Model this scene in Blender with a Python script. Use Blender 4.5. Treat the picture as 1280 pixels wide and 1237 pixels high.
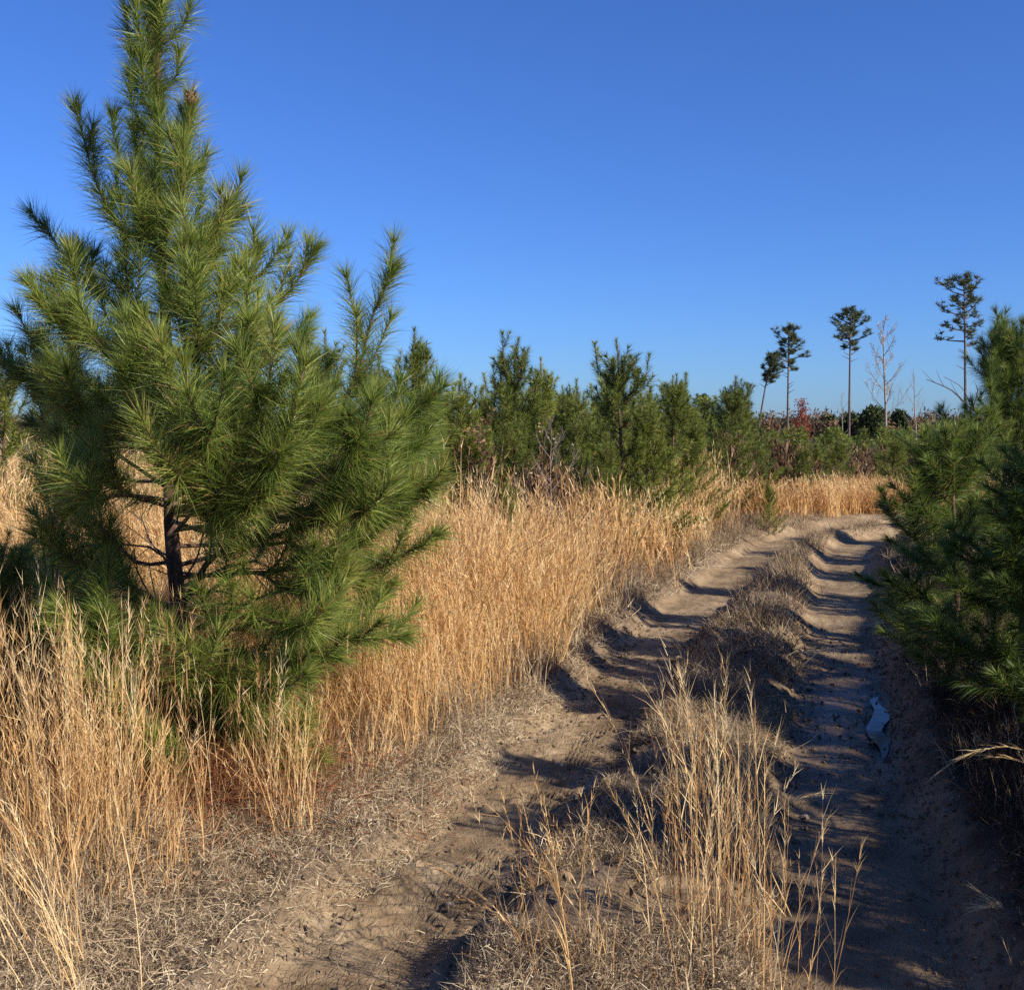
import bpy, math, random
import numpy as np
rng = np.random.default_rng(7)
R = math.radians
for o in list(bpy.data.objects): bpy.data.objects.remove(o)
SC = bpy.context.scene
COL = SC.collection
# ------------------------------------------------------------------ camera, sky, sun
F = 1357.0; PITCH = R(-3.9); CAMZ = 1.7
cam_d = bpy.data.cameras.new("camera"); cam = bpy.data.objects.new("camera", cam_d); COL.objects.link(cam)
cam.location = (0, 0, CAMZ); cam.rotation_euler = (R(90) + PITCH, 0, 0)
cam_d.sensor_width = 36; cam_d.lens = 36 * F / 1280; cam_d.clip_end = 8000; cam_d.clip_start = 0.05
SC.camera = cam
SUN_EL = R(31); SUN_AZ = R(122)          # azimuth clockwise from +Y (view direction)
w = bpy.data.worlds.new("World"); SC.world = w; w.use_nodes = True
nt = w.node_tree; nt.nodes.clear()
sky = nt.nodes.new("ShaderNodeTexSky"); sky.sky_type = 'NISHITA'; sky.sun_disc = False
sky.sun_elevation = SUN_EL; sky.sun_rotation = SUN_AZ; sky.altitude = 0; sky.air_density = 1.0; sky.dust_density = 0.25; sky.ozone_density = 4.0
tint = nt.nodes.new("ShaderNodeVectorMath"); tint.operation = 'MULTIPLY'; tint.inputs[1].default_value = (0.54, 0.87, 1.56)
bg = nt.nodes.new("ShaderNodeBackground"); bg.inputs[1].default_value = 0.064
out = nt.nodes.new("ShaderNodeOutputWorld")
nt.links.new(sky.outputs[0], tint.inputs[0]); nt.links.new(tint.outputs[0], bg.inputs[0]); nt.links.new(bg.outputs[0], out.inputs[0])
sd = bpy.data.lights.new("sun", 'SUN'); sd.energy = 4.9; sd.angle = R(0.5); sd.color = (1.0, 0.93, 0.80)
sun = bpy.data.objects.new("sun", sd); COL.objects.link(sun); sun.location = (20, -12, 15)
# light travels opposite to the direction of the sun
sun.rotation_euler = (R(90) - SUN_EL, 0, math.pi - SUN_AZ)
SC.view_settings.view_transform = 'Standard'; SC.view_settings.look = 'None'; SC.view_settings.gamma = 1
SC.view_settings.exposure = 0.62
SC.cycles.max_bounces = 5; SC.cycles.diffuse_bounces = 3; SC.cycles.glossy_bounces = 2; SC.cycles.transmission_bounces = 3
SC.cycles.use_denoising = False

# ------------------------------------------------------------------ numpy geometry helpers
class Geo:
    def __init__(s): s.v = []; s.q = []; s.t = []; s.r = []; s.n = 0
    def add(s, v, q=None, t=None, rnd=None):
        v = np.asarray(v, float).reshape(-1, 3)
        if q is not None and len(q): s.q.append(np.asarray(q, int).reshape(-1, 4) + s.n)
        if t is not None and len(t): s.t.append(np.asarray(t, int).reshape(-1, 3) + s.n)
        s.v.append(v); s.r.append(np.zeros(len(v)) if rnd is None else np.asarray(rnd, float)); s.n += len(v)
    def mesh(s, name, mat, smooth=False, uv=None):
        v = np.concatenate(s.v); q = np.concatenate(s.q) if s.q else np.zeros((0, 4), int); t = np.concatenate(s.t) if s.t else np.zeros((0, 3), int)
        me = bpy.data.meshes.new(name)
        me.vertices.add(len(v)); me.vertices.foreach_set("co", v.ravel().astype(np.float32))
        nl = len(q) * 4 + len(t) * 3
        me.loops.add(nl); me.loops.foreach_set("vertex_index", np.concatenate([q.ravel(), t.ravel()]).astype(np.int32))
        me.polygons.add(len(q) + len(t))
        st = np.concatenate([np.arange(len(q)) * 4, len(q) * 4 + np.arange(len(t)) * 3]).astype(np.int32)
        me.polygons.foreach_set("loop_start", st)
        me.polygons.foreach_set("use_smooth", np.full(len(st), smooth))
        a = me.attributes.new("rnd", 'FLOAT', 'POINT'); a.data.foreach_set("value", np.concatenate(s.r).astype(np.float32))
        me.materials.append(mat); me.update(calc_edges=True)
        return me
    def obj(s, name, mat, parent=None, smooth=False, loc=None):
        o = bpy.data.objects.new(name, s.mesh(name, mat, smooth)); COL.objects.link(o)
        if parent is not None: o.parent = parent
        if loc is not None: o.location = loc
        return o

def unit(a): return a / np.maximum(np.linalg.norm(a, axis=-1, keepdims=True), 1e-9)
def rvec(n): return unit(rng.normal(size=(n, 3)))

def ribbons(g, base, d, L, W, bend=None, nseg=2, rnd=None, tipw=0.0, side=None):
    """N thin tapered blades: p(t) = base + d L t + bend t^2."""
    n = len(base); base = np.asarray(base, float); d = unit(np.asarray(d, float))
    L = np.broadcast_to(np.asarray(L, float), (n,)); W = np.broadcast_to(np.asarray(W, float), (n,))
    if bend is None: bend = np.zeros((n, 3))
    if side is None: side = unit(np.cross(d, rvec(n)))
    ts = np.linspace(0, 1, nseg + 1)
    V = []
    for k, t in enumerate(ts[:-1]):
        c = base + d * (L * t)[:, None] + bend * t * t
        ww = (W * (1 - t * (1 - tipw)) / 2)[:, None]
        V += [c - side * ww, c + side * ww]
    V.append(base + d * L[:, None] + bend)
    V = np.stack(V, 1)                       # n, 2*nseg+1, 3
    m = 2 * nseg + 1
    off = (np.arange(n) * m)[:, None]
    q = []
    for k in range(nseg - 1): q.append(off + np.array([[2 * k, 2 * k + 1, 2 * k + 3, 2 * k + 2]]))
    q = np.stack(q, 1).reshape(-1, 4) if q else None
    t = off + np.array([[2 * nseg - 2, 2 * nseg - 1, 2 * nseg]])
    if rnd is None: rnd = rng.random(n)
    g.add(V, q, t, np.repeat(rnd, m))

def tube(g, pts, rad, ns=7, rnd=0.5):
    pts = np.asarray(pts, float); k = len(pts); rad = np.broadcast_to(np.asarray(rad, float), (k,))
    tan = unit(np.gradient(pts, axis=0))
    ref = np.array([1.0, 0.13, 0.07]) if abs(tan[0][0]) < 0.8 else np.array([0.1, 1.0, 0.05])
    a = unit(np.cross(tan, ref)); b = np.cross(tan, a)
    an = np.arange(ns) * 2 * math.pi / ns
    V = pts[:, None] + rad[:, None, None] * (np.cos(an)[None, :, None] * a[:, None] + np.sin(an)[None, :, None] * b[:, None])
    i = np.arange(k - 1)[:, None] * ns; j = np.arange(ns)[None]; j2 = (j + 1) % ns
    q = np.stack([i + j, i + j2, i + ns + j2, i + ns + j], -1).reshape(-1, 4)
    V = np.concatenate([V.reshape(-1, 3), pts[-1:] + tan[-1:] * rad[-1]])
    tt = np.stack([(k - 1) * ns + np.arange(ns), (k - 1) * ns + (np.arange(ns) + 1) % ns, np.full(ns, k * ns)], 1)
    g.add(V, q, tt, np.full(len(V), rnd))

def spline(pts, n=12):
    P = np.asarray(pts, float); k = len(P)
    if k == 2: return P[0] + (P[1] - P[0]) * np.linspace(0, 1, n)[:, None]
    Q = np.vstack([2 * P[0] - P[1], P, 2 * P[-1] - P[-2]])
    o = []
    for s in np.linspace(0, k - 1, n):
        i = min(int(s), k - 2); t = s - i
        a, b, c, d = Q[i], Q[i + 1], Q[i + 2], Q[i + 3]
        o.append(0.5 * (2 * b + (c - a) * t + (2 * a - 5 * b + 4 * c - d) * t * t + (3 * b - a - 3 * c + d) * t ** 3))
    return np.array(o)

_P = rng.random((256, 256))
def vnoise(x, y):
    xi = np.floor(x).astype(int); yi = np.floor(y).astype(int); fx = x - xi; fy = y - yi
    fx = fx * fx * (3 - 2 * fx); fy = fy * fy * (3 - 2 * fy)
    a = _P[xi & 255, yi & 255]; b = _P[(xi + 1) & 255, yi & 255]; c = _P[xi & 255, (yi + 1) & 255]; d = _P[(xi + 1) & 255, (yi + 1) & 255]
    return (a + (b - a) * fx) * (1 - fy) + (c + (d - c) * fx) * fy - 0.5
def fbm(x, y, o=4, g=0.5):
    s = 0; a = 1
    for k in range(o): s = s + a * vnoise(x * 2 ** k + 17.3 * k, y * 2 ** k + 5.1 * k); a *= g
    return s
def sstep(a, b, x): t = np.clip((x - a) / (b - a), 0, 1); return t * t * (3 - 2 * t)

# ------------------------------------------------------------------ the terrain
LRUT = spline([(-0.95, 0.0), (-0.75, 1), (-0.62, 2), (-.47, 3.24), (-.24, 4.0), (.03, 4.76), (.34, 5.7), (.785, 7.1), (1.17, 8.4), (1.66, 9.8), (2.43, 11.8), (3.3, 14.0), (4.3, 15.7), (5.6, 16.9), (7.5, 17.8), (12, 19), (20, 20)], 130)
RRUT = spline([(0.85, 0.0), (0.95, 1), (1.03, 2), (1.13, 3.24), (1.23, 3.7), (1.40, 4.4), (1.68, 5.43), (2.01, 6.5), (2.42, 7.82), (2.9, 9.4), (3.48, 11.25), (4.1, 13.2), (4.8, 14.8), (5.9, 15.7), (7.6, 16.4), (12, 17.5), (20, 18.5)], 130)
def track(x, y, line):
    """signed distance (right positive) and distance along a wheel rut"""
    x = np.asarray(x, float).ravel(); y = np.asarray(y, float).ravel()
    best = np.full(x.shape, 1e9); sg = np.zeros_like(x); al = np.zeros_like(x); acc = 0
    for a, b in zip(line[:-1], line[1:]):
        e = b - a; l = np.hypot(*e)
        t = np.clip(((x - a[0]) * e[0] + (y - a[1]) * e[1]) / (l * l), 0, 1)
        dx = x - a[0] - t * e[0]; dy = y - a[1] - t * e[1]; d = dx * dx + dy * dy
        m = d < best
        best[m] = d[m]; sg[m] = np.sign(dx * e[1] - dy * e[0])[m]; al[m] = (acc + t * l)[m]; acc += l
    return np.sqrt(best) * sg, al
def macro(x, y):
    z = -1.75 * sstep(17, 60, y) - 2.2 * sstep(60, 330, y) + 0.25 * fbm(x / 9 + 3, y / 9, 2) * sstep(12, 25, np.abs(x) + y)
    return z + 0.18 * sstep(1, 5, -x) * (1 - sstep(20, 40, y))
def terrain(x, y, full=False):
    x = np.asarray(x, float); y = np.asarray(y, float); sh = x.shape; xf = x.ravel(); yf = y.ravel()
    near = (np.abs(xf) < 25) & (yf < 30) & (yf > -6)
    dl = np.full(xf.shape, 50.0); dr = dl.copy(); al = np.zeros_like(xf); ar = al.copy()
    if near.any():
        dl[near], al[near] = track(xf[near], yf[near], LRUT); dr[near], ar[near] = track(xf[near], yf[near], RRUT)
    wob = 0.07 * fbm(xf * 1.1, yf * 1.1, 2) + 0.03 * vnoise(xf * 7, yf * 7)
    adl = np.abs(dl) + wob; adr = np.abs(dr) + wob * 0.8
    rl = 1 - sstep(0.20, 0.45, adl); rr = 1 - sstep(0.22, 0.50, adr)
    left = (dl < 0); right = dr > 0
    hump = 0.11 + 0.05 * fbm(xf * 1.6, yf * 1.6, 2)
    bankL = 0.10 + 0.15 * np.clip(fbm(xf * 1.15 + 9, yf * 1.15, 2) + 0.25, 0, 1) * sstep(0.35, 0.9, -dl)
    bankR = 0.14 + 0.22 * sstep(0.45, 1.0, dr) + 0.12 * fbm(xf * 1.3, yf * 1.3, 2)
    top = np.where(left, bankL, np.where(right, bankR, hump))
    rut = np.maximum(rl, rr)
    z = top * (1 - rut)
    z = z - 0.035 * rr - 0.02 * rl
    # tyre edge groove along the right edge of the near left rut
    z = z - 0.028 * np.exp(-((dl - 0.27 + 0.012 * vnoise(yf * 5, xf)) / 0.022) ** 2) * (yf < 5.1) * (0.45 + 0.55 * (vnoise(yf * 4, xf * 0 + 3) > -0.12))
    z = z + 0.014 * np.exp(-((dl - 0.215) / 0.03) ** 2) * (yf < 5.2)
    cl = np.exp(-((yf - 4) / 9) ** 2)
    rough = fbm(xf * 9, yf * 9, 3, 0.6)
    z = z + 0.042 * rough * (1 - 0.80 * rut) + 0.010 * fbm(xf * 28, yf * 28, 2) * (0.4 + 0.6 * (1 - rut))
    chev = np.sin(2 * math.pi * (al / .088 + np.abs(dl) * 7)) * (np.abs(dl) < .17) * sstep(-.05, .12, fbm(xf * 2.5 + 31, yf * 2.5, 2)) * (yf < 8)
    z = z + .012 * np.clip(chev * 2, -1, 1)
    z = z + .014 * fbm(dl * 6 + 50, al * .8, 3) * rl + .016 * fbm(dr * 6 + 20, ar * .8, 3) * rr
    # puddle hollow in the right rut
    px, py = xf - (2.10 + 0.31 * (yf - 6.15)), yf - 6.15
    z = z - 0.055 * np.exp(-((px / 0.13) ** 2 + (py / 0.8) ** 2))
    z = z + macro(xf, yf)
    if full: return z.reshape(sh), dl.reshape(sh), al.reshape(sh), dr.reshape(sh), ar.reshape(sh), rl.reshape(sh), rr.reshape(sh)
    return z.reshape(sh)
def gz(x, y): return float(terrain(np.array([x]), np.array([y]))[0])
def pix(px, py, d):
    """a point at distance d ahead seen in that direction"""
    u = (px - 640) / F; v = (618.5 - py) / F
    D = np.array([u, math.cos(PITCH) - v * math.sin(PITCH), math.sin(PITCH) + v * math.cos(PITCH)])
    return np.array([0, 0, CAMZ]) + D * d / D[1]

# ------------------------------------------------------------------ materials
def nmat(name):
    m = bpy.data.materials.new(name); m.use_nodes = True; n = m.node_tree; n.nodes.clear()
    return m, n, n.nodes.new("ShaderNodeOutputMaterial")
def ramp(n, stops):
    r = n.nodes.new("ShaderNodeValToRGB"); e = r.color_ramp.elements
    while len(e) < len(stops): e.new(0.5)
    for el, (p, c) in zip(e, stops): el.position = p; el.color = (*c, 1)
    return r
def leafy(name, stops, rough=0.5, trans=0.3, spec=0.3, patch=0.25, scale=1.3):
    """thin leaves: colour varies blade by blade and in soft patches over space"""
    m, n, o = nmat(name)
    a = n.nodes.new("ShaderNodeAttribute"); a.attribute_name = "rnd"
    no = n.nodes.new("ShaderNodeTexNoise"); no.inputs['Scale'].default_value = scale; no.inputs['Detail'].default_value = 3
    ge = n.nodes.new("ShaderNodeNewGeometry"); n.links.new(ge.outputs['Position'], no.inputs['Vector'])
    ma = n.nodes.new("ShaderNodeMath"); ma.operation = 'MULTIPLY_ADD'; ma.inputs[1].default_value = patch * 2.4; ma.inputs[2].default_value = -patch * 1.2
    n.links.new(no.outputs[0], ma.inputs[0])
    oi = n.nodes.new("ShaderNodeObjectInfo"); mo = n.nodes.new("ShaderNodeMath"); mo.operation = 'MULTIPLY_ADD'; mo.inputs[1].default_value = 0.30; mo.inputs[2].default_value = -.15
    n.links.new(oi.outputs['Random'], mo.inputs[0]); a2 = n.nodes.new("ShaderNodeMath"); a2.operation = 'ADD'; n.links.new(ma.outputs[0], a2.inputs[0]); n.links.new(mo.outputs[0], a2.inputs[1])
    ad = n.nodes.new("ShaderNodeMath"); ad.operation = 'ADD'; ad.use_clamp = True
    n.links.new(a.outputs['Fac'], ad.inputs[0]); n.links.new(a2.outputs[0] if name.startswith('pine') else ma.outputs[0], ad.inputs[1])
    r = ramp(n, stops); n.links.new(ad.outputs[0], r.inputs[0])
    p = n.nodes.new("ShaderNodeBsdfPrincipled"); p.inputs['Roughness'].default_value = rough; p.inputs['Specular IOR Level'].default_value = spec
    n.links.new(r.outputs[0], p.inputs['Base Color'])
    t = n.nodes.new("ShaderNodeBsdfTranslucent"); n.links.new(r.outputs[0], t.inputs[0])
    mx = n.nodes.new("ShaderNodeMixShader"); mx.inputs[0].default_value = trans
    n.links.new(p.outputs[0], mx.inputs[1]); n.links.new(t.outputs[0], mx.inputs[2]); n.links.new(mx.outputs[0], o.inputs[0])
    return m
def bark(name, c1, c2, scale=14):
    m, n, o = nmat(name)
    tc = n.nodes.new("ShaderNodeTexCoord"); mp = n.nodes.new("ShaderNodeMapping"); mp.inputs['Scale'].default_value = (1, 1, 0.3)
    no = n.nodes.new("ShaderNodeTexNoise"); no.inputs['Scale'].default_value = scale * 3; no.inputs['Detail'].default_value = 5
    n.links.new(tc.outputs['Object'], mp.inputs[0]); n.links.new(mp.outputs[0], no.inputs[0])
    r = ramp(n, [(0.35, c1), (0.65, c2)]); n.links.new(no.outputs[0], r.inputs[0])
    p = n.nodes.new("ShaderNodeBsdfPrincipled"); p.inputs['Roughness'].default_value = 0.9
    b = n.nodes.new("ShaderNodeBump"); b.inputs['Strength'].default_value = 0.8; b.inputs['Distance'].default_value = 0.01
    n.links.new(no.outputs[0], b.inputs['Height']); n.links.new(b.outputs[0], p.inputs['Normal'])
    n.links.new(r.outputs[0], p.inputs['Base Color']); n.links.new(p.outputs[0], o.inputs[0])
    return m
M = {}
M['needle'] = leafy("pine needles", [(0.0, (.035, .060, .018)), (.35, (.090, .145, .028)), (.7, (.22, .275, .045)), (.93, (.40, .40, .09)), (1, (.38, .24, .09))], 0.42, 0.30, 0.35, 0.25, 1.6)
M['needle_mid'] = leafy("pine needles in the field", [(0.0, (.035, .055, .014)), (.4, (.125, .160, .026)), (.75, (.26, .285, .042)), (1, (.42, .40, .08))], 0.45, 0.24, 0.3, 0.3, 0.8)
M['needle_far'] = leafy("tall pine needles", [(0.0, (.040, .055, .026)), (.5, (.085, .105, .042)), (1, (.17, .17, .07))], 0.5, 0.2, 0.2, 0.2, 0.2)
M['brown_needle'] = leafy("fallen pine straw", [(0.0, (.10, .035, .016)), (.5, (.24, .085, .035)), (1, (.40, .17, .075))], 0.6, 0.15, 0.2, 0.3, 3)
M['grass'] = leafy("dry golden grass", [(0.0, (.20, .095, .045)), (.22, (.48, .26, .10)), (.55, (.72, .45, .185)), (1, (.86, .67, .37))], 0.5, 0.32, 0.25, 0.35, 0.9)
M['weed'] = leafy("dead grey brown weeds", [(0.0, (.11, .070, .042)), (.35, (.25, .175, .11)), (.7, (.42, .315, .20)), (1, (.60, .48, .31))], 0.8, 0.18, 0.1, 0.35, 2.2)
M['litter'] = leafy("bleached straw litter", [(0.0, (.20, .135, .08)), (.4, (.42, .31, .185)), (.8, (.62, .49, .31)), (1, (.74, .63, .44))], 0.8, 0.15, 0.1, 0.4, 3)
M['russet'] = leafy("russet dead leaves", [(0.0, (.07, .040, .024)), (.5, (.17, .098, .055)), (1, (.33, .20, .11))], 0.7, 0.2, 0.1, 0.3, 1)
M['brush'] = leafy("shade-darkened dead brush", [(0.0, (.03, .018, .012)), (.5, (.075, .048, .03)), (1, (.19, .13, .08))], 0.8, 0.15, 0.1, 0.3, 2)  # weed tones darkened to stand for shade on the right bank
M['redleaf'] = leafy("red oak leaves", [(0.0, (.14, .018, .012)), (.5, (.32, .040, .018)), (1, (.46, .10, .03))], 0.5, 0.3, 0.2, 0.2, 1)
M['woods'] = leafy("distant woods", [(0.0, (.040, .052, .026)), (.25, (.075, .066, .040)), (.45, (.15, .095, .062)), (.7, (.20, .125, .08)), (.9, (.24, .12, .07)), (1, (.22, .07, .035))], 0.8, 0.15, 0.0, 0.55, 0.035)
M['woods_green'] = leafy("distant evergreen leaves", [(0.0, (.030, .045, .022)), (.6, (.065, .085, .036)), (1, (.12, .13, .05))], 0.8, 0.15, 0.0, 0.3, 0.1)
M['bark'] = bark("pine bark", (.055, .030, .020), (.17, .095, .060))
M['bark_far'] = bark("grey pine bark", (.07, .05, .042), (.15, .11, .09), 3)
M['bark_pale'] = bark("pale bare bark", (.20, .155, .12), (.34, .27, .22), 3)
M['stone'] = bark("dusty stone", (.22, .16, .11), (.36, .28, .20), 6)
M['twig'] = bark("dark dead twig", (.05, .035, .028), (.12, .085, .065))
def ground_mat():
    m, n, o = nmat("sandy track earth"); L = n.links.new
    def N(t, **k):
        x = n.nodes.new(t)
        for a, b in k.items(): x.inputs[a].default_value = b
        return x
    ge = N("ShaderNodeNewGeometry"); rut = N("ShaderNodeAttribute"); rut.attribute_name = "rut"; wet_shade = N("ShaderNodeAttribute"); wet_shade.attribute_name = "wet_shade"
    tr = N("ShaderNodeAttribute"); tr.attribute_name = "along"
    def noise(s, d=6, r=0.6):
        x = N("ShaderNodeTexNoise", Scale=s, Detail=d, Roughness=r); L(ge.outputs['Position'], x.inputs['Vector']); return x
    n1, n2, n3 = noise(2.3), noise(14), noise(90, 4, 0.7)
    sand = ramp(n, [(0.30, (.18, .115, .062)), (0.5, (.31, .215, .122)), (0.72, (.47, .345, .205))]); L(n1.outputs[0], sand.inputs[0])
    grit = ramp(n, [(0.3, (.55, .52, .48)), (0.62, (1, 1, 1))]); L(n2.outputs[0], grit.inputs[0])
    mul = n.nodes.new("ShaderNodeMix"); mul.data_type = 'RGBA'; mul.blend_type = 'MULTIPLY'; mul.inputs[0].default_value = 0.75
    L(sand.outputs[0], mul.inputs[6]); L(grit.outputs[0], mul.inputs[7])
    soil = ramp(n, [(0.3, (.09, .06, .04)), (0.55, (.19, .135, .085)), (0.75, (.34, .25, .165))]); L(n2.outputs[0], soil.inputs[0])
    bsh = N("ShaderNodeAttribute"); bsh.attribute_name = "bank_shade"; mix_sh = n.nodes.new("ShaderNodeMix"); mix_sh.data_type = 'RGBA'; mix_sh.blend_type = 'MULTIPLY'  # shade of the right bank, multiplied into the soil colour
    L(bsh.outputs['Fac'], mix_sh.inputs[0]); L(soil.outputs[0], mix_sh.inputs[6]); mix_sh.inputs[7].default_value = (.20, .17, .16, 1)
    mx = n.nodes.new("ShaderNodeMix"); mx.data_type = 'RGBA'; L(rut.outputs['Fac'], mx.inputs[0]); L(mix_sh.outputs[2], mx.inputs[6]); L(mul.outputs[2], mx.inputs[7])
    # damp darker patches; attribute adds puddle damp and painted shade of the right rut
    damp = N("ShaderNodeMapRange"); damp.inputs[1].default_value = 0.56; damp.inputs[2].default_value = 0.66; n4 = noise(3.2, 5, 0.65); L(n4.outputs[0], damp.inputs[0])
    dm = n.nodes.new("ShaderNodeMath"); dm.operation = 'MULTIPLY_ADD'; dm.use_clamp = True; dm.inputs[1].default_value = 0.45; L(damp.outputs[0], dm.inputs[0]); L(wet_shade.outputs['Fac'], dm.inputs[2])
    mw = n.nodes.new("ShaderNodeMix"); mw.data_type = 'RGBA'; mw.blend_type = 'MULTIPLY'; L(dm.outputs[0], mw.inputs[0]); L(mx.outputs[2], mw.inputs[6]); mw.inputs[7].default_value = (.36, .33, .31, 1)
    p = N("ShaderNodeBsdfPrincipled"); L(mw.outputs[2], p.inputs['Base Color']); p.inputs['Specular IOR Level'].default_value = 0.3
    ro = N("ShaderNodeMapRange"); ro.inputs[3].default_value = 0.92; ro.inputs[4].default_value = 0.35; L(wet_shade.outputs['Fac'], ro.inputs[0]); L(ro.outputs[0], p.inputs['Roughness'])
    # tread marks pressed into the ruts: cells in track coordinates
    vo = N("ShaderNodeTexVoronoi", Scale=26.0); vo.feature = 'DISTANCE_TO_EDGE'
    mpv = N("ShaderNodeMapping"); mpv.inputs['Scale'].default_value = (0.75, 1.5, 1); L(tr.outputs['Vector'], mpv.inputs[0]); L(mpv.outputs[0], vo.inputs['Vector'])
    vr = N("ShaderNodeMapRange"); vr.inputs[1].default_value = 0.0; vr.inputs[2].default_value = 0.10; L(vo.outputs[0], vr.inputs[0])
    cut = N("ShaderNodeMapRange"); cut.inputs[1].default_value = 0.46; cut.inputs[2].default_value = 0.56; n5 = noise(7, 3); L(n5.outputs[0], cut.inputs[0])
    vm = n.nodes.new("ShaderNodeMath"); vm.operation = 'MULTIPLY'; L(cut.outputs[0], vm.inputs[0])
    inv = n.nodes.new("ShaderNodeMath"); inv.operation = 'SUBTRACT'; inv.inputs[1].default_value = 1.0; L(vr.outputs[0], inv.inputs[0]); L(inv.outputs[0], vm.inputs[1])
    vm2 = n.nodes.new("ShaderNodeMath"); vm2.operation = 'MULTIPLY'; L(vm.outputs[0], vm2.inputs[0]); L(rut.outputs['Fac'], vm2.inputs[1])
    b1 = N("ShaderNodeBump", Strength=1.0, Distance=0.004); L(vm2.outputs[0], b1.inputs['Height'])
    b2 = N("ShaderNodeBump", Strength=0.9, Distance=0.03); L(n2.outputs[0], b2.inputs['Height']); L(b1.outputs[0], b2.inputs['Normal'])
    b3 = N("ShaderNodeBump", Strength=0.8, Distance=0.008); L(n3.outputs[0], b3.inputs['Height']); L(b2.outputs[0], b3.inputs['Normal'])
    L(b3.outputs[0], p.inputs['Normal']); L(p.outputs[0], o.inputs[0])
    return m
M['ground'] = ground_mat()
def water_mat():
    m, n, o = nmat("still muddy water"); p = n.nodes.new("ShaderNodeBsdfPrincipled")
    p.inputs['Base Color'].default_value = (.05, .038, .025, 1); p.inputs['Roughness'].default_value = 0.10; p.inputs['IOR'].default_value = 1.33
    p.inputs['Specular IOR Level'].default_value = 0.32
    no = n.nodes.new("ShaderNodeTexNoise"); no.inputs['Scale'].default_value = 9
    ge = n.nodes.new("ShaderNodeNewGeometry"); n.links.new(ge.outputs['Position'], no.inputs['Vector'])
    b = n.nodes.new("ShaderNodeBump"); b.inputs['Distance'].default_value = 0.004; b.inputs['Strength'].default_value = 0.4
    n.links.new(no.outputs[0], b.inputs['Height']); n.links.new(b.outputs[0], p.inputs['Normal']); n.links.new(p.outputs[0], o.inputs[0])
    return m
M['water'] = water_mat()

def tag(o, label=None, cat=None, group=None, kind=None):
    if label: o["label"] = label
    if cat: o["category"] = cat
    if group: o["group"] = group
    if kind: o["kind"] = kind
    return o
def empty(name, loc=(0, 0, 0), rz=0):
    o = bpy.data.objects.new(name, None); COL.objects.link(o); o.location = loc; o.rotation_euler = (0, 0, rz); o.empty_display_size = 0.2
    return o
def copy_tree(o, parent=None):
    c = o.copy(); COL.objects.link(c)
    if parent is not None: c.parent = parent
    for ch in list(o.children): copy_tree(ch, c)
    return c

# ------------------------------------------------------------------ ground sheet and puddle
def axis(lo, hi, step, far, g=1.16, smax=400):
    mid = list(np.arange(lo, hi + 1e-6, step)); r = [hi]; s = step
    while r[-1] < far: s *= g; r.append(r[-1] + min(s, smax))
    l = [lo]; s = step
    while l[-1] > -far: s *= g; l.append(l[-1] - min(s, smax))
    return np.array(l[:0:-1] + mid + r[1:])
gx = axis(-3.2, 4.4, 0.019, 3000)
ys = [2.6]; 
while ys[-1] < 26: ys.append(ys[-1] + max(0.018, 0.0042 * ys[-1]))
s = 0.12
while ys[-1] < 4500: s *= 1.12; ys.append(ys[-1] + min(s, 300))
s = 0.05; yb = [2.6]
while yb[-1] > -300: yb.append(yb[-1] - s); s *= 1.25
gy = np.array(yb[:0:-1] + ys)
X, Y = np.meshgrid(gx, gy)
Z, DL, AL, DR, AR, RL, RR = terrain(X, Y, True)
nx, ny = len(gx), len(gy)
idx = np.arange(nx * ny).reshape(ny, nx)
g = Geo(); g.add(np.stack([X, Y, Z], -1), np.stack([idx[:-1, :-1], idx[:-1, 1:], idx[1:, 1:], idx[1:, :-1]], -1))
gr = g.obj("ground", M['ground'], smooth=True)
me = gr.data
fade = 1 - sstep(22, 30, Y)
rutv = np.maximum(1 - sstep(.24, .42, np.abs(DL) + 0.10 * fbm(X * 5, Y * 5, 2)), 1 - sstep(.28, .52, np.abs(DR) + 0.08 * fbm(X * 5, Y * 5, 2)))
rutv = np.maximum(rutv, 0.85 * sstep(0.0, 0.12, fbm(X * 1.9 + 40, Y * 1.9, 3) - 0.02) * ((DL > 0) & (DR < 0))) * fade
rutv = np.maximum(rutv, 0.8 * (1 - sstep(.4, 1.6, np.abs(DL))) * sstep(12, 15, Y) * fade)
a = me.attributes.new("rut", 'FLOAT', 'POINT'); a.data.foreach_set("value", rutv.ravel().astype(np.float32))
wet_shade_v = np.exp(-(((X - (1.98 + 0.31 * (Y - 6.15))) / 0.25) ** 2 + ((Y - 6.15) / 1.15) ** 2)) * 0.9 + 0.5 * RR * (1 - sstep(6, 10, Y))  # damp round the puddle, plus shade painted along the near right rut
a = me.attributes.new("bank_shade", 'FLOAT', 'POINT'); a.data.foreach_set("value", (sstep(.22, .55, DR + .15 * fbm(X * 3, Y * 3, 2)) * (1 - sstep(3, 4.5, DR))).ravel().astype(np.float32))  # painted shade: soil colour darkens beyond the right rut
a = me.attributes.new("wet_shade", 'FLOAT', 'POINT'); a.data.foreach_set("value", np.clip(wet_shade_v, 0, 1).ravel().astype(np.float32))
a = me.attributes.new("along", 'FLOAT_VECTOR', 'POINT')
onL = np.abs(DL) < np.abs(DR)
vec = np.stack([np.where(onL, AL, AR + 60), np.where(onL, DL, DR), np.zeros_like(DL)], -1)
a.data.foreach_set("vector", vec.ravel().astype(np.float32))
tag(gr, kind="structure")
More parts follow.
